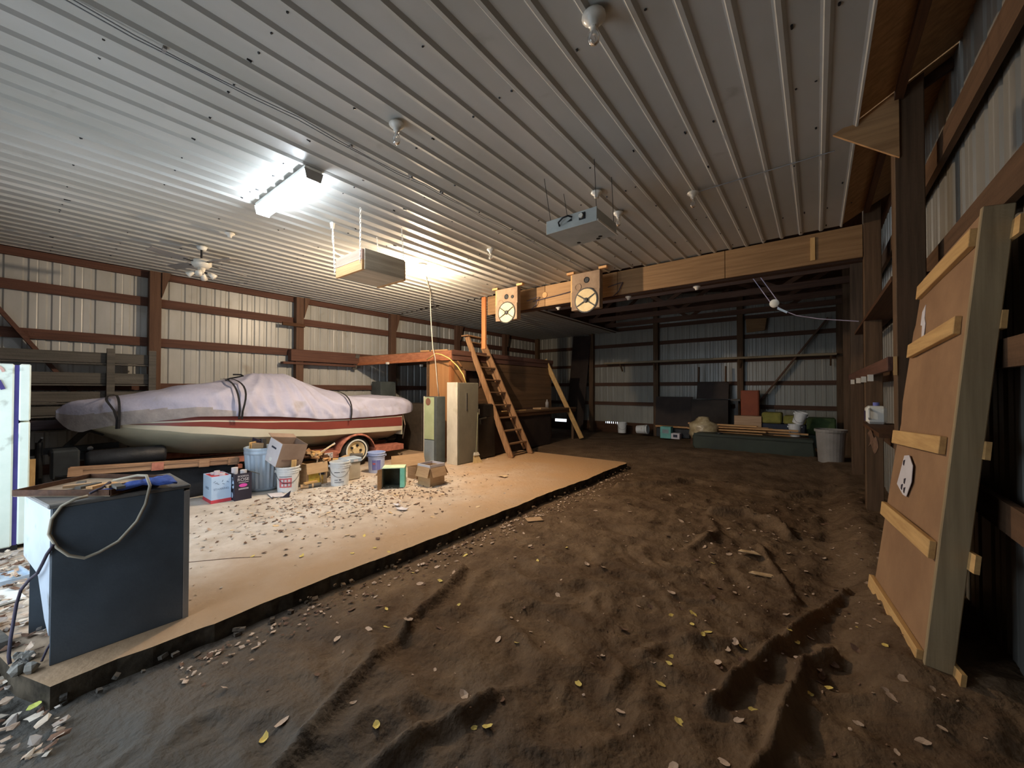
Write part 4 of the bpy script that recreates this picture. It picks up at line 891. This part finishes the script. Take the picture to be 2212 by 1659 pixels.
# ------------------------------------------------------------------ speaker boxes under the ceiling edge
for i,(x0,x1,lab) in enumerate(((-5.10,-4.56,'left grey speaker box with round cone hanging before the header beam'),(-3.36,-2.83,'right grey speaker box with round cone hanging before the header beam'))):
    t=thing('speaker_box',lab,'speaker',((x0+x1)/2,6.1,2.93)); xm=(x0+x1)/2
    MB().box(x0,x1,5.99,6.10,2.92,3.56).build('box',speakergrey,t,bevel=.006)
    MB().box(x0+.0,x1-.0,5.974,5.99,2.92,3.24).build('lower_front_board',speakergrey,t,bevel=.003)
    MB().lathe([(.195,0),(.215,-.002),(.215,-.014),(.195,-.014)],(xm+.02,5.975,3.07),26,axis='y').build('cone_ring',darkmetal,t)
    MB().lathe([(.194,-.006),(.12,.0),(.06,.004),(.001,.004)],(xm+.02,5.966,3.07),26,axis='y').build('paper_cone',conecream,t,smooth=True)
    MB().lathe([(.001,-.03),(.035,-.026),(.045,.0)],(xm+.02,5.966,3.07),14,axis='y').build('dust_cap',darkmetal,t)
    for a in (.6,-.5): MB().bar((xm+.02-.19*math.cos(a),5.955,3.07+.19*math.sin(a)),(xm+.02+.19*math.cos(a),5.955,3.07-.19*math.sin(a)),.006,.016).build('cross_bar',darkmetal,t)
    for dx,dz,r in ((-.15,.36,.06),(.0,.47,.045),(.15,.45,.03)) if i==0 else ((-.14,.40,.055),(.02,.50,.045)):
        MB().lathe([(.001,-.001),(r*.8,-.001),(r,-.008),(r*1.15,-.004),(r*1.15,.004)],(xm+dx,5.987,2.92+dz),18,axis='y').build('driver_hole',darkmetal if dx>-.1 else speakergrey,t)
    for xx in (x0-.03,x1+.05): MB().box(xx-.07,xx+.07,5.98,6.05,3.565,3.605).build('mounting_cleat',pine_x,t)
    MB().box(x0-.04,x0-.005,6.02,6.10,3.0,3.56).build('side_board',pine_z,t)
    solo(MB().tube([(x1,6.3,3.32),(x1+.18,6.38,3.38),(x1+.22,6.42,3.40),(x1+.15,6.41,3.25),(x1+.05,6.40,3.17)],.008,5),'speaker_wire',corddark,'thin dark wire beside the '+('left' if i==0 else 'right')+' speaker box','wire',smooth=True)
solo(MB().tube([(-4.5,6.435,3.33),(-3.9,6.435,3.37),(-3.38,6.435,3.42)],.008,5),'speaker_wire',corddark,'thin dark wire strung along the beam between the two speaker boxes','wire',smooth=True)
solo(MB().lathe([(.001,0),(.055,0),(.055,.012),(.001,.012)],(-4.22,6.436,3.42),16,axis='y'),'round_cap',pine_x,'small pale round cap on the header beam between the speaker boxes','cap')

# ------------------------------------------------------------------ hanging metal box and wooden box
hx=thing('hanging_metal_box','grey sheet metal box with handle hung on wires from the ceiling','metal box',(-1.75,3.3,3.02))
MB().box(-2.0,-1.49,3.10,3.52,3.02,3.135).build('box',greybox,hx,bevel=.004)
MB().box(-2.005,-1.485,3.085,3.10,3.015,3.14).build('front_plate',greybox,hx,bevel=.003)
MB().box(-1.485,-1.475,3.09,3.52,3.015,3.03).build('edge_lip',porcelain,hx)
MB().tube([(-1.86,3.085,3.06),(-1.85,3.05,3.08),(-1.80,3.04,3.105),(-1.75,3.05,3.115),(-1.73,3.085,3.11)],.008,6).build('handle',darkmetal,hx,smooth=True)
MB().prism([(-1.78,3.083,3.075),(-1.73,3.083,3.075),(-1.73,3.083,3.10)],(0,-.003,0)).build('dark_mark',darkmetal,hx)
MB().box(-1.655,-1.595,3.078,3.086,3.06,3.12).build('knob_plate',darkmetal,hx)
MB().cyl((-1.63,3.08,3.09),(-1.63,3.06,3.09),.021,n=14).build('knob',porcelain,hx)
for x,y in ((-1.86,3.46),(-1.62,3.44),(-1.66,3.48)): MB().lathe([(.001,0),(.02,0),(.02,-.002),(.001,-.002)],(x,y,3.0195),10).build('vent_hole',darkmetal,hx)
for x,y in ((-1.98,3.13),(-1.51,3.13),(-1.98,3.5),(-1.51,3.5)): MB().cyl((x,y,3.13),(x+(-.09 if x<-1.7 else -.03),y+.02,3.60),.0028,n=5).build('hanging_wire',darkmetal,hx)
wx=thing('hanging_wooden_box','wooden box hood hung on white chains left of the lit bulb','wooden box',(-4.3,2.68,2.9))
MB().box(-4.60,-4.02,2.39,2.42,2.90,3.02).build('end_board',pine_x,wx,bevel=.003); MB().box(-4.60,-4.02,2.39,2.42,3.022,3.14).build('end_board',wood('pinkish_board',S(192,160,142),S(164,132,114),'x'),wx,bevel=.003)
MB().box(-4.60,-4.02,2.95,2.98,2.90,3.14).build('end_board',pine_x,wx)
MB().box(-4.04,-4.01,2.42,2.96,2.91,3.15).build('side_board',wood('grey_tan_board',S(196,182,160),S(160,146,126),'y'),wx,bevel=.003); MB().box(-4.61,-4.58,2.42,2.96,2.91,3.15).build('side_board',greybox,wx)
MB().box(-4.58,-4.04,2.42,2.95,2.912,2.925).build('bottom_sheet',_mats['grey_tan_board'],wx)
def chain(x0,y0,z0,x1,y1,z1,par):
    a,b=Vector((x0,y0,z0)),Vector((x1,y1,z1)); n=int((b-a).length/.026); m=MB(); d=(b-a).normalized(); s1=d.cross(Vector((0,1,0))).normalized(); s2=d.cross(s1)
    for k in range(n):
        c=a.lerp(b,(k+.5)/n); s_=s1 if k%2 else s2
        m.tube([c-d*.018,c-d*.010+s_*.008,c+d*.010+s_*.008,c+d*.018,c+d*.010-s_*.008,c-d*.010-s_*.008,c-d*.018],.0032,4)
    return m.build('chain',porcelain,par)
chain(-4.66,2.375,3.60,-4.60,2.38,2.95,wx); chain(-4.04,2.38,3.60,-4.04,2.38,2.98,wx); chain(-4.13,3.0,3.60,-4.05,2.985,3.0,wx); chain(-4.66,2.99,3.6,-4.60,2.985,3.0,wx)
MB().tube([(-4.70,2.40,3.60),(-4.69,2.39,3.4),(-4.66,2.40,3.25),(-4.55,2.45,3.16)],.006,5).build('lamp_cord',white_paint,wx,smooth=True)
MB().cyl((-4.71,2.40,3.61),(-4.71,2.40,3.54),.03,.02,10).build('cord_plug',porcelain,wx)
# ceiling cables and staples
cc2=thing('ceiling_cable','pair of grey cables stapled along the ceiling steel right of the fluorescent fixture','cable',(-3.1,2,3.6))
for dx in (0,.035):
    MB().tube([(-3.13+dx,-.9,3.60)]+[(-3.10+dx*(.4+.6*abs(math.sin(k*1.57/2)))+.012*math.sin(k*1.3),-.5+.3*k,3.598-.010*abs(math.sin(k*1.57))) for k in range(23)],.0042,5).build('cable_strand',mat('grey_cable',S(150,152,154),S(130,132,134)),cc2,smooth=True)
for y in (.53,1.72,2.34,2.73,4.4,5.4): MB().box(-3.105,-3.06,y-.009,y+.009,3.59,3.608).build('cable_clip',greyplastic,cc2)
solo(MB().tube([(-1.06,4.34,3.60),(-.57,4.33,3.602),(-.1,4.32,3.602),(.14,4.31,3.60)],.005,5),'ceiling_wire',_mats['grey_cable'],'thin wire crossing the ceiling steel toward the wooden gusset on the right post','wire')
# pulley behind the beam
pu=thing('pulley','white pulley hanging on twin cords behind the header beam','pulley',(-.5,7.2,2.85))
MB().lathe([(.001,-.02),(.06,-.02),(.065,-.008),(.05,0),(.065,.008),(.06,.02),(.001,.02)],(-.5,7.2,2.88),18,axis='y').build('wheel',porcelain,pu,smooth=True)
for dx in (-.05,.05): MB().cyl((-.5+dx,7.2,2.90),(-.92+dx,7.15,3.66),.006,n=5).build('cord',mat('lilac_cord',S(176,166,186),S(150,140,160)),pu)
MB().tube([(-.47,7.2,2.83),(-.36,7.2,2.74),(-.22,7.2,2.66),(.05,7.2,2.58),(.47,7.2,2.50)],.007,5).build('draw_cord',_mats['lilac_cord'],pu)
MB().bar((-.46,7.19,2.80),(-.34,7.19,2.72),.02,.03).build('clamp',galv,pu)
solo(MB().cyl((-1.35,7.7,3.645),(-.62,7.7,3.64),.018,n=8),'conduit_stub',galv,'short pale conduit under the dark trusses beside the white pulley','conduit')

# ------------------------------------------------------------------ along the back wall (ground at z about .07)
GZ=.07
solo(MB().box(-6.0,.42,13.0,13.24,2.45,2.51),'wall_shelf',wood('grey_tan_shelf',S(150,138,116),S(118,106,86),'x'),'long grey shelf board running along the back wall','shelf',bevel=.004)
for x in (-5.4,-4.25,-1.78,.30): solo(MB().bar((x,13.24,2.2),(x,13.02,2.44),.04,.04),'shelf_bracket',darkwood_z,{-5.4:'dark bracket under the left end of the long grey shelf',-4.25:'dark shelf bracket above the dark panels on the back wall',-1.78:'dark shelf bracket above the orange brown panel',.30:'dark bracket under the right end of the long grey shelf'}[x],'bracket')
solo(MB().prism([(-7.5,12.9,GZ),(-6.80,12.9,GZ),(-6.62,13.22,3.55),(-7.35,13.22,3.6)],(0,.02,0)),'tall_panel',darkbrownpanel,'tall dark sheet leaning on the back wall right of the loft','panel')
for nm,a,lab in (('dark_board',(-4.18,-3.06,.40,1.32),'wide dark board leaning low on the back wall, left of two dark panels'),('dark_board',(-2.92,-2.05,1.27,1.78),'upper dark board on the back wall, above the square dark cabinet')):
    solo(MB().prism([(a[0],12.98,a[2]),(a[1],12.98,a[2]),(a[1],13.1,a[3]),(a[0],13.1,a[3])],(0,.025,0)),nm,darkbrownpanel,lab,'panel')
solo(MB().box(-3.02,-2.02,12.75,13.15,GZ,1.25),'dark_cabinet',mat('near_black_board',S(44,36,32),S(34,28,26),.7),'square dark cabinet standing against the back wall','cabinet',bevel=.006)
for x,l in ((-2.86,'left'),(-2.12,'right')): solo(MB().bar((x,13.0,1.78),(x,13.05,2.25),.10,.04,up=(1,0,0)),'dark_post',darkwood_z,'dark upright above the upper dark board, '+l+' of two','post')
solo(MB().box(-4.15,-3.0,12.9,13.1,.34,.39),'low_ledge',pine_x,'thin pale ledge board under the wide dark board','board')
op=thing('orange_cabinet','narrow orange brown cabinet standing by the back wall','cabinet',(-1.47,12.86,GZ))
MB().box(-1.70,-1.26,12.72,13.0,GZ,1.53).build('body',orangepaint,op,bevel=.008); MB().box(-1.68,-1.28,12.705,12.72,.8,1.51).build('door',orangepaint,op,bevel=.004); MB().box(-1.68,-1.28,12.705,12.72,.1,.78).build('door',orangepaint,op,bevel=.004)
st_=thing('grey_stand','grey upright stand left of the orange brown cabinet','stand',(-1.85,13.0,GZ))
MB().box(-1.98,-1.74,12.95,13.1,1.22,1.28).build('stand_top',greyplank,st_); MB().box(-1.87,-1.80,12.98,13.06,GZ,1.22).build('stand_post',darkmetal,st_)
for x,l in ((-5.26,'upright white bucket at the foot of the back wall'),):
    bucket(x,12.85,l,r=.15,h=.36,z=GZ)
T2=Matrix.Rotation(math.radians(86),4,'Y')@Matrix.Rotation(.3,4,'Z')
bucket(-4.72,12.8,'white bucket lying on its side at the foot of the back wall',r=.15,h=.36,z=GZ+.15,T=T2,handle='up')
tb2=thing('teal_carton','small teal and white carton on the dirt near the dark panels','box',(-3.6,12.3,GZ))
MB().box(-3.78,-3.47,12.2,12.45,GZ,.42).build('carton',tealcarton,tb2,bevel=.003); MB().box(-3.46,-3.22,12.2,12.42,GZ,.24).build('white_part',cardgrey,tb2)
MB().box(-3.72,-3.53,12.195,12.2,.22,.34).build('print_panel',blueglocker,tb2); MB().box(-3.40,-3.28,12.195,12.2,.12,.2).build('print_panel',printdark,tb2)
solo(MB().box(-4.0,-3.0,12.5,12.72,GZ,.36),'dark_case',darkmetal,'low dark case behind the teal carton','case',bevel=.02)
m=MB(); rows=[]
for i in range(13):
    a=math.pi*i/12; z=.38+.40*math.cos(a)*(1.0 if a<1.57 else .6)
    r=.02+.33*math.sin(a)**.7*(1.0 if a>.9 else .7)
    rows.append([(-2.38+r*(1+.45*noise.noise(Vector((math.cos(b)*2.2,math.sin(b)*2.2,a*2.2))))*math.cos(b),11.3+r*.8*math.sin(b),z+.06) for b in [2*math.pi*k/16 for k in range(17)]])
solo(m.grid(rows),'plastic_bag',clearplastic,'crumpled clear plastic bag bundle on the lumber pile','bag',smooth=True)
gs=thing('green_shell','long dark green box shaped shell lying on the dirt','shell',(-1.3,10.9,GZ))
MB().prism([(-2.5,10.65,.12),(-2.44,10.65,GZ-.02),(-.10,10.65,GZ-.02),(-.02,10.65,.1),(-.05,10.65,.44),(-2.42,10.65,.46),(-2.5,10.65,.40)],(0,.55,0)).build('shell_body',darkgreen,gs,bevel=.03)
MB().box(-2.46,-.06,10.62,10.65,.40,.455).build('shell_rim',darkgreen,gs); MB().lathe([(.001,0),(.08,0),(.08,.03),(.001,.03)],(-1.9,10.75,.46),14).build('round_cap',darkmetal,gs)
random.seed(3)
for i in range(16):
    x0=-2.6+random.uniform(-.2,.7); L_=random.uniform(1.1,1.9); y=11.35+.13*(i%5)+random.uniform(-.02,.02); z=GZ+.36+.07*(i//5)
    lab=['lowest layer','second layer','third layer','top layer'][i//5]
    o=solo(MB().bar((x0,y,z),(x0+L_,y+random.uniform(-.08,.08),z+random.uniform(-.01,.01)),.10,.035),'lumber_board',pine_x,'pale board in the lumber pile behind the green shell, '+lab,'board','boards in the lumber pile',bevel=.002)
solo(MB().box(-2.7,-.5,11.32,12.0,GZ-.03,GZ+.335),'timber_block',darkwood_x,'dark timber base under the lumber pile behind the green shell','timber')
solo(MB().box(-1.78,-1.15,12.15,12.45,GZ,.84),'board_stack',wood('pinkish_stack',S(196,166,136),S(166,136,108),'x'),'short stack of pinkish boards behind the lumber pile','stack')
gt=thing('tarp_bundle','green and yellow bundles stacked by the back wall behind the white buckets','bundle',(-.35,12.4,GZ))
for x0,x1,z0,z1,mt in ((-1.15,.38,GZ,.42,mat('grey_green_tarp',S(92,108,100),S(72,86,80),.8,(4,4,4))),(-1.15,-.2,.43,.66,mat('navy_bundle',S(58,66,84),S(46,52,68),.8)),(-.2,.38,.43,.85,mat('green_bundle',S(76,96,58),S(58,76,44),.85)),(-1.15,-.7,.67,.95,mat('olive_yellow',S(144,140,70),S(120,116,56),.85)),(-.68,-.2,.67,.88,_mats['olive_yellow'])):
    MB().box(x0,x1-.01,12.2,12.75,z0,z1).build('bundle',mt,gt,bevel=.03)
bucket(-.42,11.65,'upright white bucket under the tipped one, right end of the lumber pile',r=.13,h=.30,z=.42)
bucket(-.36,11.65,'white bucket tipped on top of the upright white bucket',r=.13,h=.28,z=.74,T=Matrix.Rotation(.28,4,'Y')@Matrix.Rotation(.1,4,'X'))
solo(MB().box(-.62,-.15,11.45,11.85,GZ-.02,.415),'low_crate',darkwood_x,'low dark crate under the white buckets by the lumber pile','crate')
solo(MB().bar((-.75,11.2,.40),(.05,10.95,.20),.12,.04),'sloping_board',pine_x,'pale board sloping down beside the grey plastic trash can','board')
gc=thing('plastic_trash_can','tall grey plastic trash can at the foot of the right wall','bin',(.25,10.2,GZ))
MB().lathe([(.001,0),(.20,0),(.205,.02),(.245,.66),(.23,.66),(.19,.03),(.001,.03)],(.22,10.2,GZ),26).build('can_wall',greyplastic,gc,smooth=False)
MB().lathe([(.243,.63),(.265,.63),(.268,.68),(.245,.68)],(.22,10.2,GZ),26).build('can_rim',greyplastic,gc)
# ------------------------------------------------------------------ right wall shelves
solo(MB().box(.47,.70,4.22,8.0,2.40,2.44),'wall_shelf',darkwood_y,'high dark shelf board between the posts of the right wall','shelf')
ph=thing('peg_rail','reddish peg rail with pale pegs on the right wall','rail',(.48,6,1.75))
MB().box(.44,.475,4.22,8.9,1.70,1.81).build('rail',redwood_y,ph,bevel=.004)
for yy in (5.2,5.9,6.6,7.6): MB().box(.40,.44,yy-.03,yy+.03,1.635,1.70).build('peg',porcelain,ph)
MB().box(.455,.475,4.04,4.052,1.66,1.80).build('rail_end',pine_z,ph)
solo(MB().box(.45,.72,4.9,6.44,1.11,1.15),'low_shelf',darkwood_y,'low dark shelf holding the white jug on the right wall','shelf')
jg=thing('jug','white plastic jug with dark label on the low right wall shelf','jug',(.55,6.3,1.15))
MB().box(.46,.64,6.18,6.40,1.15,1.36).build('jug_body',white_paint,jg,bevel=.03); MB().cyl((.56,6.33,1.36),(.56,6.33,1.40),.03,n=12).build('cap',printblue,jg)
MB().box(.454,.462,6.26,6.38,1.18,1.30).build('dark_label',mat('plum_label',S(70,56,84),S(58,46,70)),jg); MB().tube([(.49,6.19,1.33),(.48,6.14,1.31),(.48,6.14,1.23),(.49,6.19,1.20)],.012,6).build('jug_handle',white_paint,jg)
m=MB()
rows=[[(.44+.02*math.sin(k),5.0+.12*i,1.11-.05*k-.03*math.sin(i*1.3)) for k in range(4)] for i in range(7)]
solo(m.grid(rows),'hanging_rag',leafdark,'brown rag hanging off the low shelf of the right wall','rag',smooth=True,solid=.008)

# ------------------------------------------------------------------ leaning panel door
dp=thing('panel_door','tall brown hardboard panel door with pale battens leaning on the right wall','door panel',(.40,3.45,.08))
P00,P01,P10,P11=Vector((.325,3.98,.06)),Vector((.435,2.99,.06)),Vector((.60,3.95,2.33)),Vector((.655,2.96,2.43))
def pp(u,v): return P00.lerp(P01,u).lerp(P10.lerp(P11,u),v)
nrm=(P01-P00).cross(P10-P00).normalized()
if nrm.x>0: nrm=-nrm
MB().prism([pp(0,0),pp(1,0),pp(1,1),pp(.0,1),pp(.0,.86),pp(-.03,.84),pp(-.02,.62),pp(.03,.55),pp(0,.45)],-nrm*.012).build('hardboard_face',hardboard,dp)
for v0,u1,c0 in ((.955,.98,.03),(.775,.92,.03),(.505,.93,-.01),(.27,.97,-.01),(.02,.98,-.03)):
    a,b=pp(c0,v0)+nrm*.014,pp(u1,v0)+nrm*.014
    MB().bar(a,b,.030,.095,up=pp(.5,1)-pp(.5,0)).build('batten',pine_y,dp,bevel=.003,label='pale cross batten')
    b2_=pp(u1+.12,v0)-nrm*.06; MB().bar(pp(.1,v0)-nrm*.04,b2_+Vector((.05,0,0)),.02,.09,up=pp(.5,1)-pp(.5,0)).build('rear_batten',pine_y,dp)
ea,eb=pp(1,-.015),pp(1,1.01)
MB().bar(ea+Vector((.05,-.005,0)),eb+Vector((.05,-.005,0)),.108,.038,up=(0,1,0)).build('edge_board',wood('greenish_edge_board',S(164,144,112),S(136,118,90),'z'),dp,bevel=.004)
MB().bar(pp(0,0)-nrm*.04,pp(0,1)-nrm*.04,.04,.05,up=nrm).build('far_stile',pine_z,dp)
for v in (.10,.30,.42,.52,.66,.85): 
    q_=pp(.985,v)+Vector((.012,-.028,0)); MB().cyl(q_,q_+Vector((0,-.006,0)),.008,n=8).build('nail_hole',darkmetal,dp)
def flat(pts,nm,mt,off=.004): MB().prism([pp(u,v)+nrm*off for u,v in pts],-nrm*.003).build(nm,mt,dp)
flat([(.14,.885),(.20,.90),(.22,.86),(.26,.84),(.27,.80),(.22,.80),(.19,.84),(.15,.845)],'white_scuff',cardgrey)
flat([(.24,.455),(.34,.46),(.44,.435),(.46,.39),(.40,.345),(.33,.345),(.17,.365),(.20,.40)],'torn_sticker',cardgrey)
for k,(u,v) in enumerate(((.24,.44),(.27,.37),(.33,.365),(.31,.39))): flat([(u,v),(u+.035,v+.004),(u+.03,v-.014),(u+.005,v-.012)],'sticker_print',blackcarton,.0055)

# ------------------------------------------------------------------ leaves and litter
def leaf_mesh(seed,curl):
    r=random.Random(seed); n=9; pts=[]
    for k in range(n):
        a=2*math.pi*k/n; q=1*(.75+.35*r.random())*(1 if k else 1.25); x=q*math.cos(a); y=q*.68*math.sin(a); pts.append((x,y,curl*(x*x*.5+y*y*.9)*(.6+.6*r.random())))
    me=bpy.data.meshes.new('leaf'); me.from_pydata([(0,0,.0)]+pts,[],[(0,1+k,1+(k+1)%n) for k in range(n)]); return me
protos=[leaf_mesh(i,random.choice((.25,.45,.7,-.2))) for i in range(8)]
LEAF={}
def leaf(x,y,z,s,mt,label,group,nm='leaf',cat='leaf'):
    key=(random.randrange(8),mt.name)
    if key not in LEAF:
        me=protos[key[0]].copy(); me.name='leaf'; me.materials.append(mt); LEAF[key]=me
    o=bpy.data.objects.new(nm,LEAF[key]); C.objects.link(o); o.location=(x,y,z+s*.12); o.scale=(s,s,s)
    o.rotation_euler=(random.uniform(-.3,.3),random.uniform(-.3,.3),random.random()*6.3); tag(o,label,cat,group); return o
YL=[(-.83,2.92),(-.71,3.02),(-.69,2.90),(-.58,2.87),(-.59,2.75),(-.71,2.51),(-.69,2.38),(-.70,2.25),(-.38,2.86),(-.15,3.12),(-.11,3.11),(.20,3.42),(-.27,2.33),(-.04,2.64),(-.54,2.02),(.04,2.74),(.30,3.10),(-.78,4.05),(-1.06,1.96),(-1.54,2.02),(-2.77,2.79),(-2.89,2.24),(-2.10,3.08),(-2.05,3.53),(-1.25,1.41),(-1.30,1.37),(-2.37,1.61),(-2.14,2.08),(-2.53,1.72),(-2.06,.74),(-1.71,1.11),(-2.56,2.27)]
for x,y in YL: leaf(x,y,dirt_z(x,y),random.uniform(.018,.030),leafyellow,'yellow leaf lying on the wrinkled brown dirt','yellow leaves on the dirt')
for x,y in ((-3.22,2.21),(-3.77,2.29),(-4.12,1.37),(-3.40,2.18),(-3.46,1.98),(-3.76,1.65)): leaf(x,y,0,random.uniform(.02,.03),leafyellow,'yellow leaf lying on the concrete slab','yellow leaves on the slab')
leaf(-3.20,.06,-.08,.05,mat('lime_leaf',S(206,212,110),S(180,190,86)),'large lime yellow leaf at the near corner of the slab',None)if False else None
o=leaf(-3.19,.08,-.09,.045,mat('lime_leaf',S(206,212,110),S(180,190,86)),'large lime yellow leaf at the near corner of the slab','x'); del o['group']
random.seed(21)
n=0
while n<250:
    x=random.uniform(-2.9,.55); y=random.uniform(.8,5.5) if random.random()<.8 else random.uniform(5.5,8)
    dens=.18+.8*sst(-1.4,-.2,x)*(1.2 if y<3.3 else .7)+.6*sst(-2.2,-2.9,x)
    if random.random()>dens: continue
    leaf(x,y,dirt_z(x,y),random.uniform(.014,.036),random.choice([leaftan,leaftan,leafdark]),'dry tan or brown leaf scattered on the wrinkled dirt','dry leaves on the dirt'); n+=1
for k in range(130):
    x=min(-3.3,max(-6.1,random.gauss(-5.1,.7))); y=max(1.2,min(5.6,random.gauss(3.1,1))); leaf(x,y,.0,random.uniform(.014,.038),random.choice([palechip,leaftan,leafdark]),'small dry chip or leaf scrap lying on the concrete slab','dry scraps on the slab','wood_chip','chip')
for x,y,s_,l in ((-.52,4.44,.075,'long pale bark strip on the dirt, further of two'),(-.37,4.04,.085,'long pale bark strip on the dirt, nearer of two')):
    m=MB(); m.T=Matrix.Translation((x,y,dirt_z(x,y)+.012))@Matrix.Rotation(.5,4,'Z')@Matrix.Rotation(.15,4,'Y'); solo(m.prism([(-s_*1.5,0,0),(-s_,-.03,.01),(s_,-.035,.012),(s_*1.4,.0,0),(s_*.8,.035,.012),(-s_,.03,.008)],(0,0,.006)),'bark_strip',palechip,l,'bark')
m=MB(); m.T=Matrix.Translation((-2.83,4.07,dirt_z(-2.83,4.07)+.02))@Matrix.Rotation(.9,4,'Z'); solo(m.box(-.10,.10,-.07,.07,-.003,.003),'cardboard_scrap',card,'flat square brown cardboard scrap on the dirt beside the slab edge','cardboard')
for x,y,s_,l,mt in ((-4.20,3.08,.09,'crumpled white paper scrap on the slab, larger of two',cardgrey),(-4.39,3.14,.06,'crumpled white paper scrap on the slab, smaller of two',cardgrey),(-4.38,5.33,.10,'pale wood splinter on the slab before the step ladder',palechip),(-4.25,3.88,.03,'small dark lump on the slab right of the flapped carton',leafdark)):
    m=MB(); rows=[[(x+s_*(i/3-.5)*1.6,y+s_*(j/3-.5),.012+.02*random.random()) for j in range(4)] for i in range(4)]
    solo(m.grid(rows),'floor_scrap',mt,l,'scrap',solid=.003)
for i,(x,y,l) in enumerate(((-5.17,.02,'flat grey metal tray on the littered floor before the refrigerator'),(-4.72,-.02,'flat white sheet on the littered floor near the left photo edge'))):
    m=MB(); m.T=Matrix.Translation((x,y-.1,.015))@Matrix.Rotation(.2,4,'Z'); m.box(-.16,.16,-.16,.16,-.006,.006)
    if i==0: m.box(-.16,.16,.15,.16,.006,.03).box(.15,.16,-.16,.15,.006,.03)
    solo(m,'metal_tray' if i==0 else 'white_sheet',galv if i==0 else white_paint,l,'tray' if i==0 else 'sheet')
solo(MB().bar((-4.3,-.13,.03),(-3.78,-.02,.03),.05,.06),'kerb_board',greyplank,'pale grey board on the ground left of the slab corner','board')
# uncountable litter
random.seed(5)
def litter(name,label,spots,mats,cat='litter'):
    for mi,mt in enumerate(mats):
        m=MB()
        for (x,y,z,s_) in spots[mi::len(mats)]:
            m.T=Matrix.Translation((x,y,z))@Matrix.Rotation(random.random()*6.3,4,'Z')@Matrix.Rotation(random.uniform(-.5,.5),4,'X')@Matrix.Rotation(random.uniform(-.4,.4),4,'Y')
            a=s_*random.uniform(.6,1.4); b=s_*random.uniform(.4,.9)
            m.add([(-a,0,0),(-a*.3,-b,s_*.2),(a*.8,-b*.6,0),(a,.1*b,s_*.25),(a*.2,b,0),(-a*.7,b*.7,s_*.2)],[(0,1,2,3,4,5)])
        m.T=None; o=m.build(name,mt); o['kind']='stuff'; o['label']=label+' ('+mt.name.replace('_',' ')+')'; o['category']=cat
sp=[]
for k in range(1500):
    x=random.gauss(-5.2,.6); y=random.gauss(3.1,.95)
    if -6.4<x<-3.4 and .8<y<6: sp.append((x,y,.006,random.uniform(.006,.026)))
for k in range(350):
    x=random.uniform(-6.3,-3.2); y=random.uniform(.8,7.8); sp.append((x,y,.004,random.uniform(.004,.011)))
litter('slab_litter','fine wood chips and crumbs scattered on the concrete slab',sp,[leaftan,leafdark,mat('grey_chip',S(196,184,172),S(160,148,136))])
sp=[]
for k in range(700):
    y=random.uniform(.6,7.5); x=-3.05+abs(random.gauss(0,.16)); sp.append((x,y,dirt_z(x,y)+.01,random.uniform(.006,.022)))
for k in range(900):
    x=random.uniform(-3,.6); y=random.uniform(.7,7)
    if random.random()<.3+.7*sst(-1.6,0,x): sp.append((x,y,dirt_z(x,y)+.006,random.uniform(.004,.012)))
litter('dirt_litter','fine leaf crumbs scattered on the dirt and along the slab edge',sp,[leaftan,leafdark])
sp=[]
for k in range(1500):
    x=random.uniform(-6.6,-2.75); y=random.uniform(-.9,.16)
    if x>-3.75 and y>.02: 
        if x>-3.1: z=-.11
        elif x<-3.42 and y<.11: sp.append((x,y,.004+random.uniform(0,.03),random.uniform(.012,.035))); continue
        else: continue
    z=-.11 if x>-3.75 else .004
    if -6.8<x<-6.0 and y<.12: continue
    sp.append((x,y,z+random.uniform(0,.03),random.uniform(.012,.04)))
litter('doorway_litter','dry leaf litter drifted over the ground by the doorway',sp,[leaftan,mat('grey_leaf',S(176,168,160),S(140,132,126)),leafdark,mat('pale_leaf',S(214,204,190),S(184,172,156))])

random.seed(9)
for i in range(9):
    x=-3.62+.03*i+random.uniform(-.02,.02); y=.055+random.uniform(-.03,.03)-.02*(x<-3.5); r=random.uniform(.022,.042)
    m=MB(); pr=[(random.uniform(.7,1.1)*r*math.sin(math.pi*k/4),-r*.8*math.cos(math.pi*k/4)) for k in range(5)]
    m.lathe([(max(.001,a),b) for a,b in pr],(0,0,0),7)
    m.v=[p*(.8+.5*random.random()) for p in m.v]; m.T=None; m.v=[p+Vector((x,y,r*.7)) for p in m.v]
    solo(m,'rubble_chunk',mat('grey_rubble',S(150,148,142),S(112,110,104),.95,(12,12,12)),'grey rubble chunk at the torn lower corner of the black appliance','rubble','rubble by the black appliance')

solo(MB().tube([(-6.42,3.33,.62),(-6.42,3.16,.545),(-6.41,3.06,.47),(-6.40,3.04,.36),(-6.38,3.075,.22),(-6.37,3.10,.02)],.011,6),'bent_cane',palechip,'bent pale cane leaning between the yellow printed box and the white bucket','cane',smooth=True)
carton('cardboard_box','low brown box on the floor at the foot of the refrigerator doors',-6.62,-6.12,.11,.30,.17,card)
